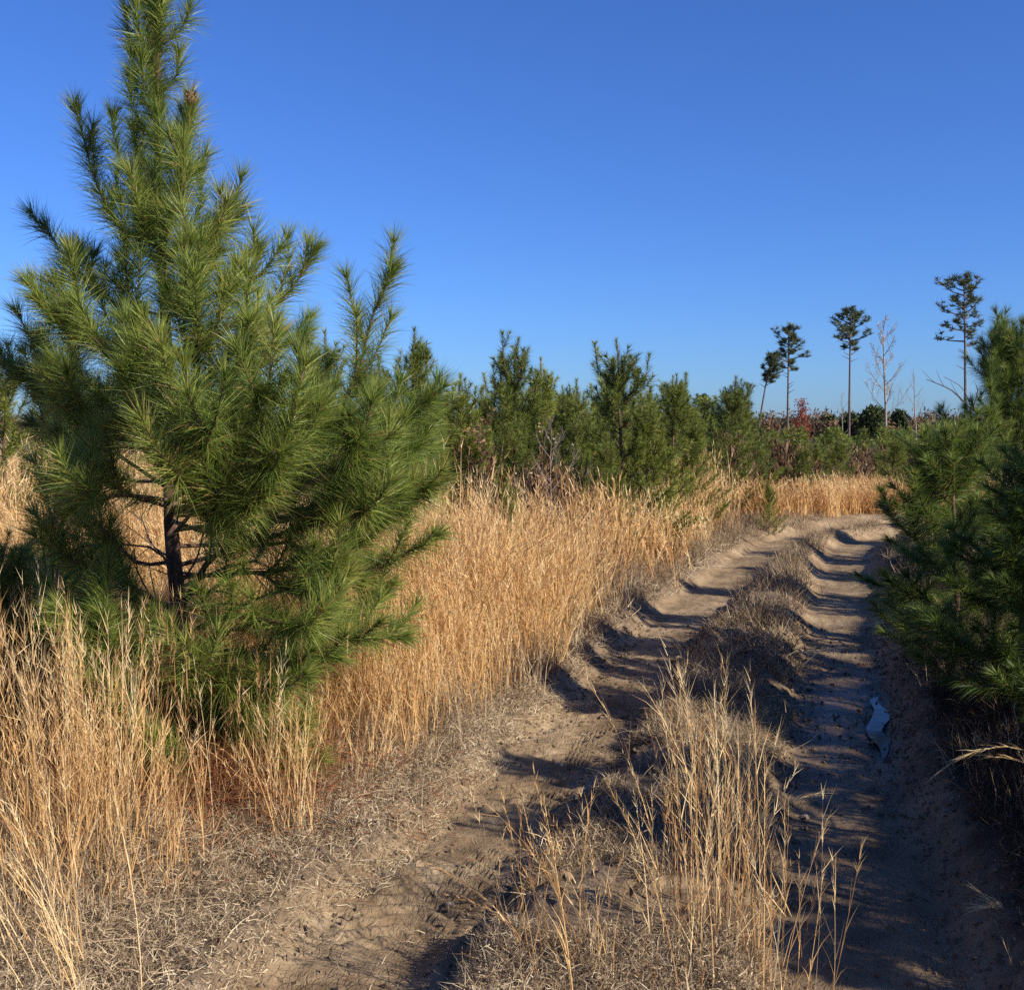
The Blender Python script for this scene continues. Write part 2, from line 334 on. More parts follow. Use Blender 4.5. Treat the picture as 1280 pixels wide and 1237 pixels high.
# puddle: level sheet filling the hollow, outline where it meets the mud
g = Geo(); n = 40; yy = np.linspace(5.5, 7.3, n); cx = 2.11 + 0.31 * (yy - 6.15) + .02 * np.sin(yy * 8)
hw = .045 * np.sin(np.linspace(0, math.pi, n)) ** .6 * (1 + 1.1 * fbm(yy * 4, yy * 0 + 2, 3)) + .004
wz = float(np.median(terrain(cx, yy))) + 0.010
V = np.stack([np.stack([cx - hw * .8, yy, np.full(n, wz)], 1), np.stack([cx + hw * (1 + .3 * np.sin(yy * 11)), yy, np.full(n, wz)], 1)], 1)
g.add(V, [(2 * i, 2 * i + 1, 2 * i + 3, 2 * i + 2) for i in range(n - 1)])
tag(g.obj("puddle", M['water'], smooth=True), kind="structure")

# ------------------------------------------------------------------ pines
def needles(g, pts, dens, nl, nw, spread=(22, 62), rbase=0.0, nseg=2, droop=0.12, tuft=True, tone=0.0):
    """clothe a shoot (polyline) with needles that point forward and outward"""
    pts = np.asarray(pts, float); seg = np.linalg.norm(np.diff(pts, axis=0), axis=1); cum = np.r_[0, np.cumsum(seg)]; Lt = cum[-1]
    n = max(6, int(dens * Lt))
    s = rng.random(n) * Lt
    if tuft: s = np.where(rng.random(n) < 0.16, Lt * (1 - 0.06 * rng.random(n)), s)
    i = np.clip(np.searchsorted(cum, s) - 1, 0, len(seg) - 1); f = (s - cum[i]) / np.maximum(seg[i], 1e-6)
    p = pts[i] + (pts[i + 1] - pts[i]) * f[:, None]; ax = unit(pts[i + 1] - pts[i])
    rad = unit(np.cross(ax, rvec(n)))
    rel = s / Lt
    th = np.radians(spread[0] + (spread[1] - spread[0]) * rng.random(n) ** 0.8) * (1.15 - 0.55 * rel ** 3)
    d = ax * np.cos(th)[:, None] + rad * np.sin(th)[:, None]
    L = nl * (0.7 + 0.45 * rng.random(n)) * (1 - 0.25 * rel ** 4)
    bend = np.zeros((n, 3)); bend[:, 2] = -droop * L * (0.3 + rng.random(n)) ; bend += 0.08 * L[:, None] * rvec(n)
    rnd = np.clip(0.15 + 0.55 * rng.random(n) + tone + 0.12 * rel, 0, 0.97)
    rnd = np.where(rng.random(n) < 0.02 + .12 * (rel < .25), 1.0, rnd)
    ribbons(g, p, d, L, nw, bend, nseg, rnd)

def side_shoots(poly, k, frac, ang, length, up=0.35, jitter=0.4):
    """k shoots leaving a limb in its outer part, curving upward"""
    out = []; n = len(poly)
    for j in range(k):
        t = frac + (1 - frac) * (j + rng.random() * 0.7) / k; i = min(int(t * (n - 1)), n - 2)
        p = poly[i]; ax = unit(poly[i + 1] - poly[i])
        ra = unit(np.cross(ax, rvec(1)[0])); ra[2] *= 0.55; ra = unit(ra)
        a = R(ang) * (1 - jitter / 2 + jitter * rng.random())
        d = unit(ax * math.cos(a) + ra * math.sin(a)); L = length * (0.65 + 0.6 * rng.random()) * (1.15 - 0.5 * t)
        q1 = p + d * L * 0.5 + np.array([0, 0, up * L * 0.15]); q2 = p + d * L * 0.95 + np.array([0, 0, up * L * 0.6])
        out.append(spline([p, q1, q2], 5))
    return out

def limb_foliage(gc, gb, poly, r0, lod, L=None, up=0.35, sl=0.32, clad=0.5, tone=0.0, shoots=None, twig=True, ang=42):
    """limb wood goes into gb, its needles into gc"""
    dens, nl, nw, nsh, nseg = lod
    k = len(poly); L = np.sum(np.linalg.norm(np.diff(poly, axis=0), axis=1))
    tube(gb, poly, np.linspace(r0, max(r0 * 0.25, 0.003), k), 6 if nseg > 1 else 4)
    i0 = int(max(0, k * (1 - min(0.9, clad / max(L, 0.01)))))
    i0 = min(i0, k - 2)
    needles(gc, poly[i0:], dens, nl, nw, nseg=nseg, tone=tone)
    n = shoots if shoots is not None else max(2, int(round(nsh * L)))
    for s_ in side_shoots(poly, n, 0.30, ang, sl * min(1, L / 0.7 + 0.3), up):
        if twig: tube(gb, s_, np.linspace(r0 * 0.4, 0.0025, len(s_)), 4)
        needles(gc, s_, dens, nl, nw, nseg=nseg, tone=tone + 0.16 * (rng.random() - 0.5))

def pine_tree(H, Rad, lod, seed, mat, low=0.10, spires=3, taper=0.85, top=.93, trunk_r=None, whorl=0.33, nb=(4, 6), lean=0.0, name="young_pine"):
    global rng
    keep = rng; rng = np.random.default_rng(seed)
    dens, nl, nw, nsh, nseg = lod
    gt, gc = Geo(), Geo()
    k = 14; tz = np.linspace(0, H, k)
    wx = np.cumsum(rng.normal(0, 0.012 * H / 3, k)) + lean * tz; wy = np.cumsum(rng.normal(0, 0.012 * H / 3, k)); wx -= wx[0]; wy -= wy[0]
    tr = np.stack([wx, wy, tz], 1); r0 = trunk_r or H * 0.013
    tube(gt, tr, np.linspace(r0, 0.006, k), 9 if nseg > 1 else 6)
    needles(gc, tr[int(k * 0.80):], dens * 1.1, nl * 0.95, nw, spread=(18, 50), nseg=nseg)
    z = low * H; ph = rng.random() * 6
    while z < H * top:
        rel = z / H; n = rng.integers(nb[0], nb[1] + 1)
        for b in range(n):
            ph += 2 * math.pi / n + rng.normal(0, 0.25)
            # young pine: fullest in the lower third, upturned limbs above
            Lb = Rad * (1 - rel) ** taper * (0.72 + 0.45 * rng.random()) * (0.75 + 0.25 * min(1, rel / 0.2)) + 0.14
            el = R(8 + 58 * rel ** 1.2 + rng.normal(0, 7))
            zz = z + rng.normal(0, 0.05); i = min(int(zz / H * (k - 1)), k - 2); f = zz / H * (k - 1) - i; i = max(i, 0)
            p = tr[i] + (tr[i + 1] - tr[i]) * f
            h = np.array([math.cos(ph), math.sin(ph), 0])
            q1 = p + h * Lb * 0.5 * math.cos(el) + np.array([0, 0, Lb * 0.5 * math.sin(el)])
            q2 = p + h * Lb * 0.92 * math.cos(el) + np.array([0, 0, Lb * (math.sin(el) + 0.18 + 0.16 * rng.random())])
            limb_foliage(gc, gt, spline([p, q1, q2], 7), max(r0 * 0.35 * (1 - 0.6 * rel), 0.006), lod, up=0.55, sl=0.30, tone=0.12 * (rng.random() - 0.5), twig=nseg > 1)
        z += whorl * (0.8 + 0.4 * rng.random()) * (1.0 if rel < 0.7 else 0.75)
    for b in range(spires):
        zz = H * (0.62 + 0.2 * rng.random()); i = int(zz / H * (k - 1)); p = tr[i]; a = rng.random() * 6.28; h = np.array([math.cos(a), math.sin(a), 0])
        ll = H * (0.12 + 0.14 * rng.random())
        limb_foliage(gc, gt, spline([p, p + h * ll * 0.45 + np.array([0, 0, ll * .4]), p + h * ll * 0.55 + np.array([0, 0, ll])], 6), r0 * 0.3, lod, up=0.8, sl=.22, shoots=2, twig=nseg > 1)
    root = empty(name)
    gt.obj("trunk", M['bark'], root, True); gc.obj("crown", mat, root)
    root['h'] = H
    rng = keep
    return root

def place(proto, x, y, h, rz, label, cat="pine tree", group=None, used=set(), z=None, wide=1.0):
    o = proto if proto.name not in used else copy_tree(proto)
    used.add(proto.name); H = o['h'] if 'h' in o else 1
    s = h / H; o.location = (x, y, (gz(x, y) if z is None else z) - 0.03); o.rotation_euler = (0, 0, rz); o.scale = (s * wide, s * wide, s)
    if 'group' in o: del o['group']
    tag(o, label, cat, group)
    return o

# --- the big pine on the left, limb by limb
T0 = 5.0
def HP(px, py, dd=0.0): return pix(px, py, T0 + dd)
base = HP(218, 985); hx, hy = base[0], base[1]; hz = gz(hx, hy)
hero = empty("large_pine", (hx, hy, hz)); O = np.array([hx, hy, hz])
LOD0 = (980, 0.165, 0.0033, 7.0, 2)
tr = spline([np.array([hx + 0.05, hy, hz - 0.05]), HP(222, 880), HP(226, 790), HP(214, 660, .02), HP(213, 540), HP(208, 420, .03), HP(200, 300), HP(197, 180), HP(197, 80, -.02), HP(195, 0), HP(196, -62)], 34)
gt = Geo(); tube(gt, tr - O, np.interp(np.linspace(0, 1, 34), [0, .2, .6, 1], [.052, .038, .020, .007]), 12)
gt.obj("trunk", M['bark'], hero, True)
def on_trunk(py):
    zs = HP(200, py)[2]; return np.array([np.interp(zs, tr[:, 2], tr[:, i]) for i in range(3)])
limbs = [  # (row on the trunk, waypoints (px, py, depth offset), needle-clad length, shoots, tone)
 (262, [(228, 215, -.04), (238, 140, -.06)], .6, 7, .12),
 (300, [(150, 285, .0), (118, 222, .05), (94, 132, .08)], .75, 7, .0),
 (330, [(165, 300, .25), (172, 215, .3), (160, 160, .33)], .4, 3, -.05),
 (395, [(130, 372, .25), (88, 330, .3), (56, 282, .32)], .5, 6, -.12),
 (430, [(150, 395, .1), (105, 350, .15), (102, 318, .2)], .4, 4, -.1),
 (450, [(120, 425, -.1), (68, 385, -.15), (46, 350, -.15)], .6, 7, .06),
 (520, [(120, 480, .0), (60, 455, .1), (24, 425, .1)], .6, 7, -.02),
 (480, [(130, 440, -.35), (90, 420, -.5), (60, 395, -.55)], .5, 6, .1),
 (330, [(250, 300, -.15), (292, 288, -.2), (300, 262, -.2)], .5, 6, .0),
 (310, [(215, 270, -.3), (235, 230, -.35), (232, 180, -.36)], .45, 4, .1),
 (400, [(262, 370, -.2), (325, 355, -.3), (343, 312, -.3)], .5, 7, .08),
 (450, [(300, 420, .0), (365, 360, .05), (393, 312, .05)], .6, 7, .0),
 (400, [(220, 380, -.4), (245, 340, -.55), (245, 300, -.6)], .5, 6, .08),
 (560, [(330, 535, .1), (430, 470, .2), (470, 400, .2), (492, 335, .2)], .85, 10, .0),
 (500, [(300, 470, .3), (380, 430, .5), (410, 425, .6)], .5, 7, -.05),
 (540, [(290, 500, -.4), (330, 440, -.6), (340, 400, -.6)], .5, 7, .1),
 (600, [(360, 560, -.1), (470, 530, -.1), (535, 495, -.1)], .7, 9, .0),
 (620, [(380, 600, .25), (480, 590, .4), (540, 560, .5)], .7, 8, -.04),
 (580, [(280, 560, -.5), (325, 520, -.85), (330, 490, -.9)], .6, 8, .06),
 (640, [(330, 620, -.5), (420, 590, -.7), (450, 545, -.75)], .7, 9, .04),
 (560, [(210, 540, -.5), (200, 510, -.8), (195, 480, -.85)], .5, 7, .0),
 (500, [(190, 480, .4), (160, 450, .8), (150, 420, .9)], .5, 6, -.1),
 (600, [(240, 560, .5), (290, 530, .8), (320, 500, .9)], .5, 6, -.1),
 (640, [(160, 610, -.3), (120, 590, -.4), (98, 575, -.45)], .45, 7, .05),
 (610, [(140, 560, .2), (85, 520, .3), (50, 495, .3)], .5, 6, -.05),
 (570, [(150, 540, -.3), (95, 500, -.5), (60, 470, -.5)], .5, 7, .03),
 (670, [(240, 640, -.5), (300, 620, -.8), (330, 600, -.9)], .55, 8, .08),
 (790, [(262, 700, -.05), (300, 682, -.1), (400, 650, -.15), (450, 600, -.15)], .6, 8, .0),
 (780, [(300, 700, -.2), (370, 740, -.4), (430, 700, -.5)], .55, 8, .05),
 (700, [(350, 680, .1), (450, 690, .2), (548, 668, .2)], .55, 8, .0),
 (800, [(290, 770, -.4), (360, 790, -.6), (400, 770, -.65)], .55, 9, .06),
 (820, [(330, 770, -.1), (430, 780, -.1), (505, 795, -.1)], .6, 8, .0),
 (840, [(270, 840, -.5), (310, 860, -.6), (340, 855, -.65)], .5, 7, .0),
 (830, [(180, 820, -.3), (130, 800, -.4), (100, 770, -.4)], .5, 6, -.04),
 (760, [(150, 740, .2), (90, 720, .3), (40, 700, .35)], .5, 7, -.05),
 (880, [(250, 900, -.4), (215, 915, -.55), (180, 900, -.6)], .4, 5, .0),
 (880, [(300, 900, -.3), (350, 940, -.35), (375, 930, -.35)], .35, 4, .08),
 (800, [(180, 770, -.2), (120, 740, -.35), (130, 700, -.35)], .4, 5, .0),
 (350, [(205, 320, -.25), (180, 290, -.3), (176, 240, -.3)], .5, 6, -.05),
 (380, [(240, 350, -.25), (268, 330, -.35), (275, 290, -.35)], .5, 6, .1),
 (420, [(175, 400, -.25), (150, 350, -.3), (150, 300, -.3)], .5, 6, -.08),
 (440, [(250, 430, -.35), (285, 400, -.5), (290, 350, -.5)], .5, 7, .08),
 (500, [(250, 480, -.5), (255, 440, -.7), (250, 390, -.7)], .5, 7, .06),
 (540, [(180, 520, -.4), (150, 480, -.6), (135, 440, -.6)], .5, 7, .02),
 (620, [(250, 590, -.6), (260, 560, -.95), (255, 530, -1.0)], .55, 8, .04),
 (640, [(390, 640, .0), (470, 600, -.1), (515, 560, -.1)], .6, 9, .0),
 (660, [(360, 640, -.35), (440, 640, -.5), (490, 610, -.5)], .6, 9, .03),
 (590, [(150, 590, .5), (90, 560, .6), (40, 530, .6)], .5, 7, -.08),
 (560, [(110, 520, .3), (50, 480, .4), (10, 455, .4)], .5, 7, -.04),
 (680, [(330, 670, .5), (400, 640, .7), (430, 600, .7)], .5, 7, -.06),
 (820, [(290, 820, -.35), (360, 840, -.5), (420, 820, -.5)], .5, 8, .0),
 (850, [(200, 860, -.3), (150, 870, -.45), (120, 850, -.45)], .45, 7, .0),
 (870, [(270, 890, -.2), (300, 920, -.3), (330, 910, -.3)], .4, 6, .0),
 (700, [(170, 690, -.3), (110, 660, -.45), (80, 640, -.45)], .45, 6, .0),
 (800, [(150, 790, .0), (80, 780, .0), (30, 760, .0)], .5, 7, -.05),
 (860, [(150, 850, -.1), (90, 850, -.1), (60, 830, -.1)], .45, 6, -.03),
 (640, [(400, 620, -.2), (480, 640, -.25), (530, 610, -.25)], .6, 9, .03),
 (600, [(380, 580, .15), (490, 550, .3), (540, 500, .3)], .6, 9, -.03),
 (720, [(370, 690, -.2), (450, 660, -.3), (500, 640, -.3)], .55, 8, .03),
 (770, [(350, 740, .3), (430, 740, .4), (490, 730, .4)], .5, 7, -.05),
 (610, [(232, 600, -.6), (222, 585, -.95), (220, 560, -1.0)], .55, 8, .08),
 (630, [(300, 615, -.6), (335, 590, -.9), (345, 565, -.95)], .55, 8, .10),
 (650, [(250, 640, -.5), (268, 630, -.85), (272, 600, -.9)], .5, 8, .05),
 (560, [(330, 560, -.6), (380, 540, -.8), (395, 505, -.85)], .5, 8, .10),
 (520, [(230, 520, -.55), (215, 490, -.8), (205, 450, -.8)], .5, 7, .08),
 (800, [(180, 800, -.4), (150, 800, -.6), (130, 770, -.65)], .5, 7, .0),
 (790, [(235, 830, -.4), (248, 850, -.6), (250, 825, -.7)], .5, 7, .02),
 (860, [(195, 885, -.3), (170, 890, -.5), (150, 870, -.5)], .45, 6, .0),
 (840, [(265, 880, -.3), (300, 895, -.45), (320, 880, -.45)], .45, 7, .0),
 (740, [(150, 710, -.3), (95, 690, -.4), (60, 660, -.4)], .5, 7, -.02),
 (620, [(150, 600, -.5), (115, 600, -.7), (100, 575, -.7)], .45, 7, .05),
 (740, [(320, 720, .5), (400, 720, .7), (460, 700, .8)], .5, 6, -.06),
]
gc = Geo()
for py0, way, clad, ns, tone in limbs:
    gb = Geo(); tip = way[-1][0] in (492, 393, 94, 548, 535, 56)
    if py0 >= 300 and not tip: way = [(205 + (a - 205) * (.86 if py0 < 560 else 1.0), b_, c_) for a, b_, c_ in way]
    if tip: ns = ns * .75
    if py0 > 500 and py0 != 790: way = [(a + rng.normal(0, 6), b_ + rng.normal(8, 12), c_ + rng.normal(0, .06)) for a, b_, c_ in way[:-1]] + way[-1:]
    p0 = on_trunk(py0 + (rng.normal(0, 12) if py0 > 500 else 0)); poly = spline([p0] + [HP(*q) for q in way], 10) - O
    r_ = 0.017 if py0 == 790 else 0.016 if way[0][0] == 262 else 0.0065 + 0.0025 * (py0 > 500) + .004 * rng.random()
    hi = py0 < 460
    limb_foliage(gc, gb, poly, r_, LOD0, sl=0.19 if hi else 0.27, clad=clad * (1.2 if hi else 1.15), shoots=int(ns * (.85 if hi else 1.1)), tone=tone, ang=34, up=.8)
    gb.obj("branch", M['bark'], hero, True)
needles(gc, tr[25:] - O, 2200, .14, .0034, spread=(25, 68)); needles(gc, tr[17:26] - O, 1500, .15, .0034, spread=(25, 70))
for zz in range(30):   # short upright candles round the leader
    i = min(19 + zz // 2, 32); a = rng.random() * 6.28; h = np.array([math.cos(a), math.sin(a), 0]); p = tr[i] - O; l_ = (0.16 + 0.18 * rng.random()) * (1.25 if i < 25 else 1)
    s_ = spline([p, p + h * l_ * .45 + np.array([0, 0, l_ * .5]), p + h * l_ * .5 + np.array([0, 0, l_])], 5)
    needles(gc, s_, 1300, .14, .0034)
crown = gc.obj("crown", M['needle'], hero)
# bare dead twigs under the crown
gb = Geo()
for py0, way in [(745, [(200, 690, -.2), (150, 680, -.3), (120, 678, -.3)]), (760, [(190, 745, -.2), (165, 700, -.3)]), (715, [(260, 718, -.1), (310, 712, -.2), (330, 735, -.2)]), (745, [(285, 740, -.2), (300, 775, -.2)]), (700, [(190, 680, .2), (175, 640, .3)]), (760, [(150, 735, .2), (110, 730, .3)]), (735, [(245, 700, -.2), (255, 660, -.25)])]:
    p0 = on_trunk(py0); poly = spline([p0] + [HP(*q) for q in way], 8) - O
    tube(gb, poly, np.linspace(.007, .0025, 8), 5)
    for s_ in side_shoots(poly, 4, .2, 45, .18, -.1): tube(gb, s_, np.linspace(.003, .0015, 5), 4)
gb.obj("dead_branch", M['twig'], hero, True)
# brown cone at the tip of the second leader
g = Geo(); c = HP(239, 134, -.06) - O + np.array([0, 0, .03])
for j in range(5):
    an = np.arange(10) * .628; v = []
gcn = Geo(); pts = [c + np.array([0, 0, t * .07 - .03]) for t in np.linspace(0, 1, 7)]
tube(gcn, pts, [.006, .02, .026, .025, .02, .012, .003], 9)
sb = []; sdn = []
for t in np.linspace(.1, .9, 9):
    for k_ in range(9):
        a = k_ * .698 + t * 9; sb.append(c + np.array([math.cos(a) * .018, math.sin(a) * .018, t * .07 - .03])); sdn.append((math.cos(a), math.sin(a), .5))
ribbons(gcn, np.array(sb), np.array(sdn), .016, .012, nseg=1)
gcn.obj("cone", M['russet'], hero)
tag(hero, "largest pine, its top cut off by the frame, standing in golden grass on the left", "pine tree")

# --- pine variants
near = [pine_tree(2.4, .95, (900, .15, .0036, 7.5, 2), 11, M['needle'], .06, 3, whorl=.30),
        pine_tree(2.3, 1.0, (900, .15, .0036, 7.5, 2), 12, M['needle'], .06, 4, whorl=.28),
        pine_tree(1.7, .60, (950, .14, .0036, 7.5, 2), 13, M['needle'], .05, 2, whorl=.26)]
mid = [pine_tree(2.8, 1.15, (330, .135, .0070, 4.6, 2), 21 + i, M['needle_mid'], .05, 5 + i % 3, 1.35, top=.84, whorl=.30, lean=(-.02, .01, .03, 0, -.01)[i]) for i in range(5)]
far = [pine_tree(2.6, 1.0, (34, .20, .028, 4.0, 1), 31 + i, M['needle_mid'], .05, 2 + i % 2, 1.2, whorl=.34) for i in range(4)]

G_R = "young pines along the right of the track"
right = [(0, 2.85, 5.2, 2.05, .3, "dark shaded pine filling the lower right edge beside the track", 1.0),
         (2, 2.55, 5.35, 1.45, 4.0, "knee high bushy pine hugging the right bank", 1.5),
         (2, 2.5, 4.5, .95, 5.1, "knee high pine crowding the dark right bank beside the near rut", 1.5),
         (2, 2.88, 7.0, 1.62, 1.0, "short sunlit pine standing in front of the tall dark pines at the right", 1.3),
         (1, 3.62, 7.9, 2.30, 2.0, "tall bushy dark pine at the right edge, behind the short sunlit pine", .85),
         (0, 3.75, 5.6, 2.3, 4.1, "broad pine cut by the right edge of the frame", 1.0),
         (1, 2.6, 3.75, 1.75, .6, "pine outside the right of the frame that shades the right wheel rut", 1.0),
         (2, 2.40, 3.12, 1.28, 1.9, "small pine outside the right edge beside the shaded bank", 1.2),
         (2, 2.6, 2.45, .8, 2.6, "low pine outside the lower right corner, shading the bank", 1.2),
         (1, 5.05, 9.0, 2.25, 3.3, "third pine up the right side of the track, seen over the short pine", .9),
         (0, 5.9, 10.6, 2.2, 1.3, "pine beside the far bend, right of the track", .85),
         (2, 6.3, 12.0, 2.1, 2.2, "slender pine right of the far ruts", 1.0),
         (1, 7.3, 13.5, 2.2, 4.4, "pine inside the far bend of the track", .85),
         (0, 8.3, 14.8, 2.2, .5, "farthest pine along the right side before the bend", .85)]
for v, x, y, h, rz, lab, wd in right: place(near[v], x, y, h - max(0, gz(x, y)) * (y > 3.5), rz, lab, group=G_R, wide=wd)

G_S = "young pines on the skyline behind the golden grass"
sky_p = [(8, 452, 9.5, 0, "pine with a pointed top at the far left edge behind the large pine"),
 (62, 478, 11.5, 1, "pine left of the large pine's trunk, low behind the grass"),
 (120, 470, 12.5, 2, "pine hidden behind the left boughs of the large pine"),
 (300, 455, 12, 3, "pine behind the middle of the large pine"),
 (408, 418, 11.0, 4, "pine whose tip shows between two right boughs of the large pine"),
 (455, 455, 13.5, 0, "pine just right of the large pine's upper right bough"),
 (510, 416, 12.0, 1, "tall pointed pine nearest the right side of the large pine"),
 (545, 482, 13.0, 2, "small-topped pine between the large pine and the main row"),
 (573, 472, 13.0, 3, "first slim pine of the middle row, left end"),
 (605, 488, 15.5, 4, "low rounded pine behind the slim left ones of the middle row"),
 (636, 427, 13.2, 0, "tall narrow-spired pine in the left of the middle row"),
 (673, 452, 14.0, 1, "second spired pine of the middle row"),
 (700, 492, 16.0, 2, "short pine in the gap of the middle row"),
 (722, 479, 11.8, 3, "blunt bushy yellow-green pine in the middle row"),
 (765, 455, 14.6, 4, "dark pine close behind the tallest spire of the row"),
 (778, 428, 12.8, 2, "tallest spire of the middle row, three-topped pine"),
 (805, 500, 12.6, 0, "wide low pine to the right of the tallest spire"),
 (841, 472, 14.6, 1, "pine with two side spires at the right end of the row"),
 (866, 526, 14.6, 4, "low full pine dropping into the grass at the row's right end"),
 (915, 486, 17.0, 0, "pine alone against the sky left of the leaning tall pine"),
 (893, 548, 16.6, 3, "short pine at the grass edge below the lone skyline pine"),
 (640, 520, 11.5, 2, "bushy pine in front of the narrow-spired one"),
 (755, 548, 11.3, 0, "full green pine low in the middle of the row"),
 (590, 535, 12.0, 4, "dark shaded pine at the left foot of the row")]
for px, py, d, v, lab in sky_p:
    t = pix(px, py, d); x, y = t[0], t[1]
    place(mid[v], x, y, t[2] - gz(x, y) + .05, rng.random() * 6.28, lab, group=G_S, wide=0.85 + .3 * rng.random())
rf = np.random.default_rng(9)
for i in range(30):
    d = 13.2 + 6 * rf.random(); t = pix(535 + 370 * (i + rf.random()) / 30, 492 + 45 * rf.random(), d)
    if track([t[0]], [t[1]], LRUT)[0][0] > -1.7: continue
    place(mid[i % 5], t[0], t[1], t[2] - gz(t[0], t[1]), rf.random() * 6, "low pine filling the band between and behind the spired pines of the row", group="pines filling the middle row", wide=1.0 + .3 * rf.random())
# small pines in the grass
for px, py, d, v, lab in [(632, 596, 8.6, 3, "yellow-green pine sapling peeping out of the golden grass"), (962, 600, 15.5, 1, "small pine in the far grass beside the bend"),
                          (1010, 575, 19, 2, "small rounded pine behind the far grass"), (1150, 598, 17.5, 4, "small yellow-green pine at the right end of the far grass"),
                          (18, 690, 5.0, 0, "low pine at the left edge behind dead sticks")]:
    t = pix(px, py, d); place(mid[v] if d > 6 else near[2], t[0], t[1], max(.5, t[2] - gz(t[0], t[1])), rng.random() * 6, lab, group="small pines in the grass", wide=.9)
# the plantation rolling away
n = 0; rng_f = np.random.default_rng(5); spots = []
while n < 230:
    y = 18.5 + 80 * rng_f.random() ** 1.5; px = 560 + 720 * rng_f.random() ** .7 ; x = (px - 640) / F * y
    if y < 24 and px > 1000 and x > 5.5 and y < 21: continue
    if px < 860 and rng_f.random() < .6: continue
    if any((x - a) ** 2 + (y - b) ** 2 < (1.05 + .006 * y) ** 2 for a, b in spots): continue
    spots.append((x, y)); n += 1
for i, (x, y) in enumerate(sorted(spots, key=lambda s: s[1])):
    h = 2.0 + 0.7 * rng_f.random(); ppx = 640 + F * x / y
    if ppx > 925: h = max(.9, min(h, 1.7 - (.004 + .024 * rng_f.random()) * y - gz(x, y)))
    lab, grp = ("young green pine in the nearer part of the plantation beyond the far grass", "nearer plantation pines") if y < 38 else ("young green pine far out in the plantation, below the distant woods", "far plantation pines")
    place((mid if y < 26 else far)[i % 4], x, y, h, rng_f.random() * 6.28, lab, group=grp, wide=1.1 + .4 * rng_f.random())

# ------------------------------------------------------------------ tall old pines and bare trees
def rot_dir(d, ang, spin):
    d = unit(d); a = unit(np.cross(d, [0.3, 0.9, 0.2])); b = np.cross(d, a)
    return d * math.cos(ang) + (a * math.cos(spin) + b * math.sin(spin)) * math.sin(ang)
def tall_pine(top, d, crown_top_frac, crown_w, base_x, label, seed, lop=0.0):
    global rng
    keep = rng; rng = np.random.default_rng(seed)
    b = pix(base_x, 560, d); bz = float(macro(np.array(b[0]), np.array(b[1]))); t = pix(*top, d); B = np.array([b[0], b[1], bz])
    T = t - B; H = T[2]
    root = empty("tall_pine", tuple(B))
    gt, gc = Geo(), Geo()
    tr = spline([(0, 0, 0), (T[0] * .25, 0, H * .33), (T[0] * .62, 0, H * .7), (T[0], 0, H * .99)], 14); tube(gt, tr, np.linspace(.15, .04, 14), 7)
    z0 = 1 - crown_top_frac
    m = 24
    for i in range(m):
        rel = z0 + (1 - z0) * (i / m) ** .9; u = (rel - z0) / (1 - z0); p = np.array([np.interp(rel, np.linspace(0, 1, 14), tr[:, k]) for k in range(3)])
        L = crown_w * (0.35 + .65 * math.sin(math.pi * min(.93, u * .75 + .22))) * (.45 + .7 * rng.random()); 
        if rng.random() < .12: L *= 1.25
        a = i * 2.4 + rng.normal(0, .3); el = .15 + .7 * u; h = np.array([math.cos(a), math.sin(a), 0]); h[0] += lop * .5
        poly = spline([p, p + h * L * .5 + np.array([0, 0, L * .5 * el * .6]), p + h * L + np.array([0, 0, L * el])], 6); tube(gt, poly, np.linspace(.07, .02, 6), 4)
        tips = [poly[-1], poly[-2], poly[-3]] + [s_[-1] for s_ in side_shoots(poly, 4, .45, 50, L * .45, .3)]
        for c in tips:
            k = 17; rr = .36 + .25 * rng.random()
            dr = rvec(k); dr[:, 2] = np.abs(dr[:, 2]) * .7; 
            ribbons(gc, c + rvec(k) * rr * .35 * rng.random((k, 1)), dr + rvec(k) * .3, rr * (.6 + .6 * rng.random(k)), .075, nseg=1)
    # a few dead snags below the crown
    for i in range(5):
        rel = z0 - .03 - .06 * rng.random() * i; p = np.array([np.interp(rel, np.linspace(0, 1, 14), tr[:, k]) for k in range(3)]); a = rng.random() * 6.28
        tube(gt, [p, p + np.array([math.cos(a) * .8, math.sin(a) * .8, .35])], [.04, .015], 4)
    gt.obj("trunk", M['bark_far'], root, True); gc.obj("crown", M['needle_far'], root)
    tag(root, label, "tall pine", "tall pines left standing beyond the plantation"); rng = keep
tall_pine((986, 410), 112, .36, 1.5, 984, "tall straight pine just right of the leaning one", 1)
tall_pine((965, 444), 118, .30, 1.1, 944, "leaning tall pine with its sparse crown bent to the right", 2, .9)
tall_pine((1063, 390), 105, .29, 1.75, 1061, "tall pine with a neat spreading crown left of the pale bare tree", 3)
tall_pine((1205, 346), 92, .40, 1.85, 1207, "tallest lone pine near the right, ragged crown and long bare trunk", 4, -.35)
tall_pine((876, 496), 190, .36, 1.6, 878, "tiny distant tall pine standing alone on the left", 5)

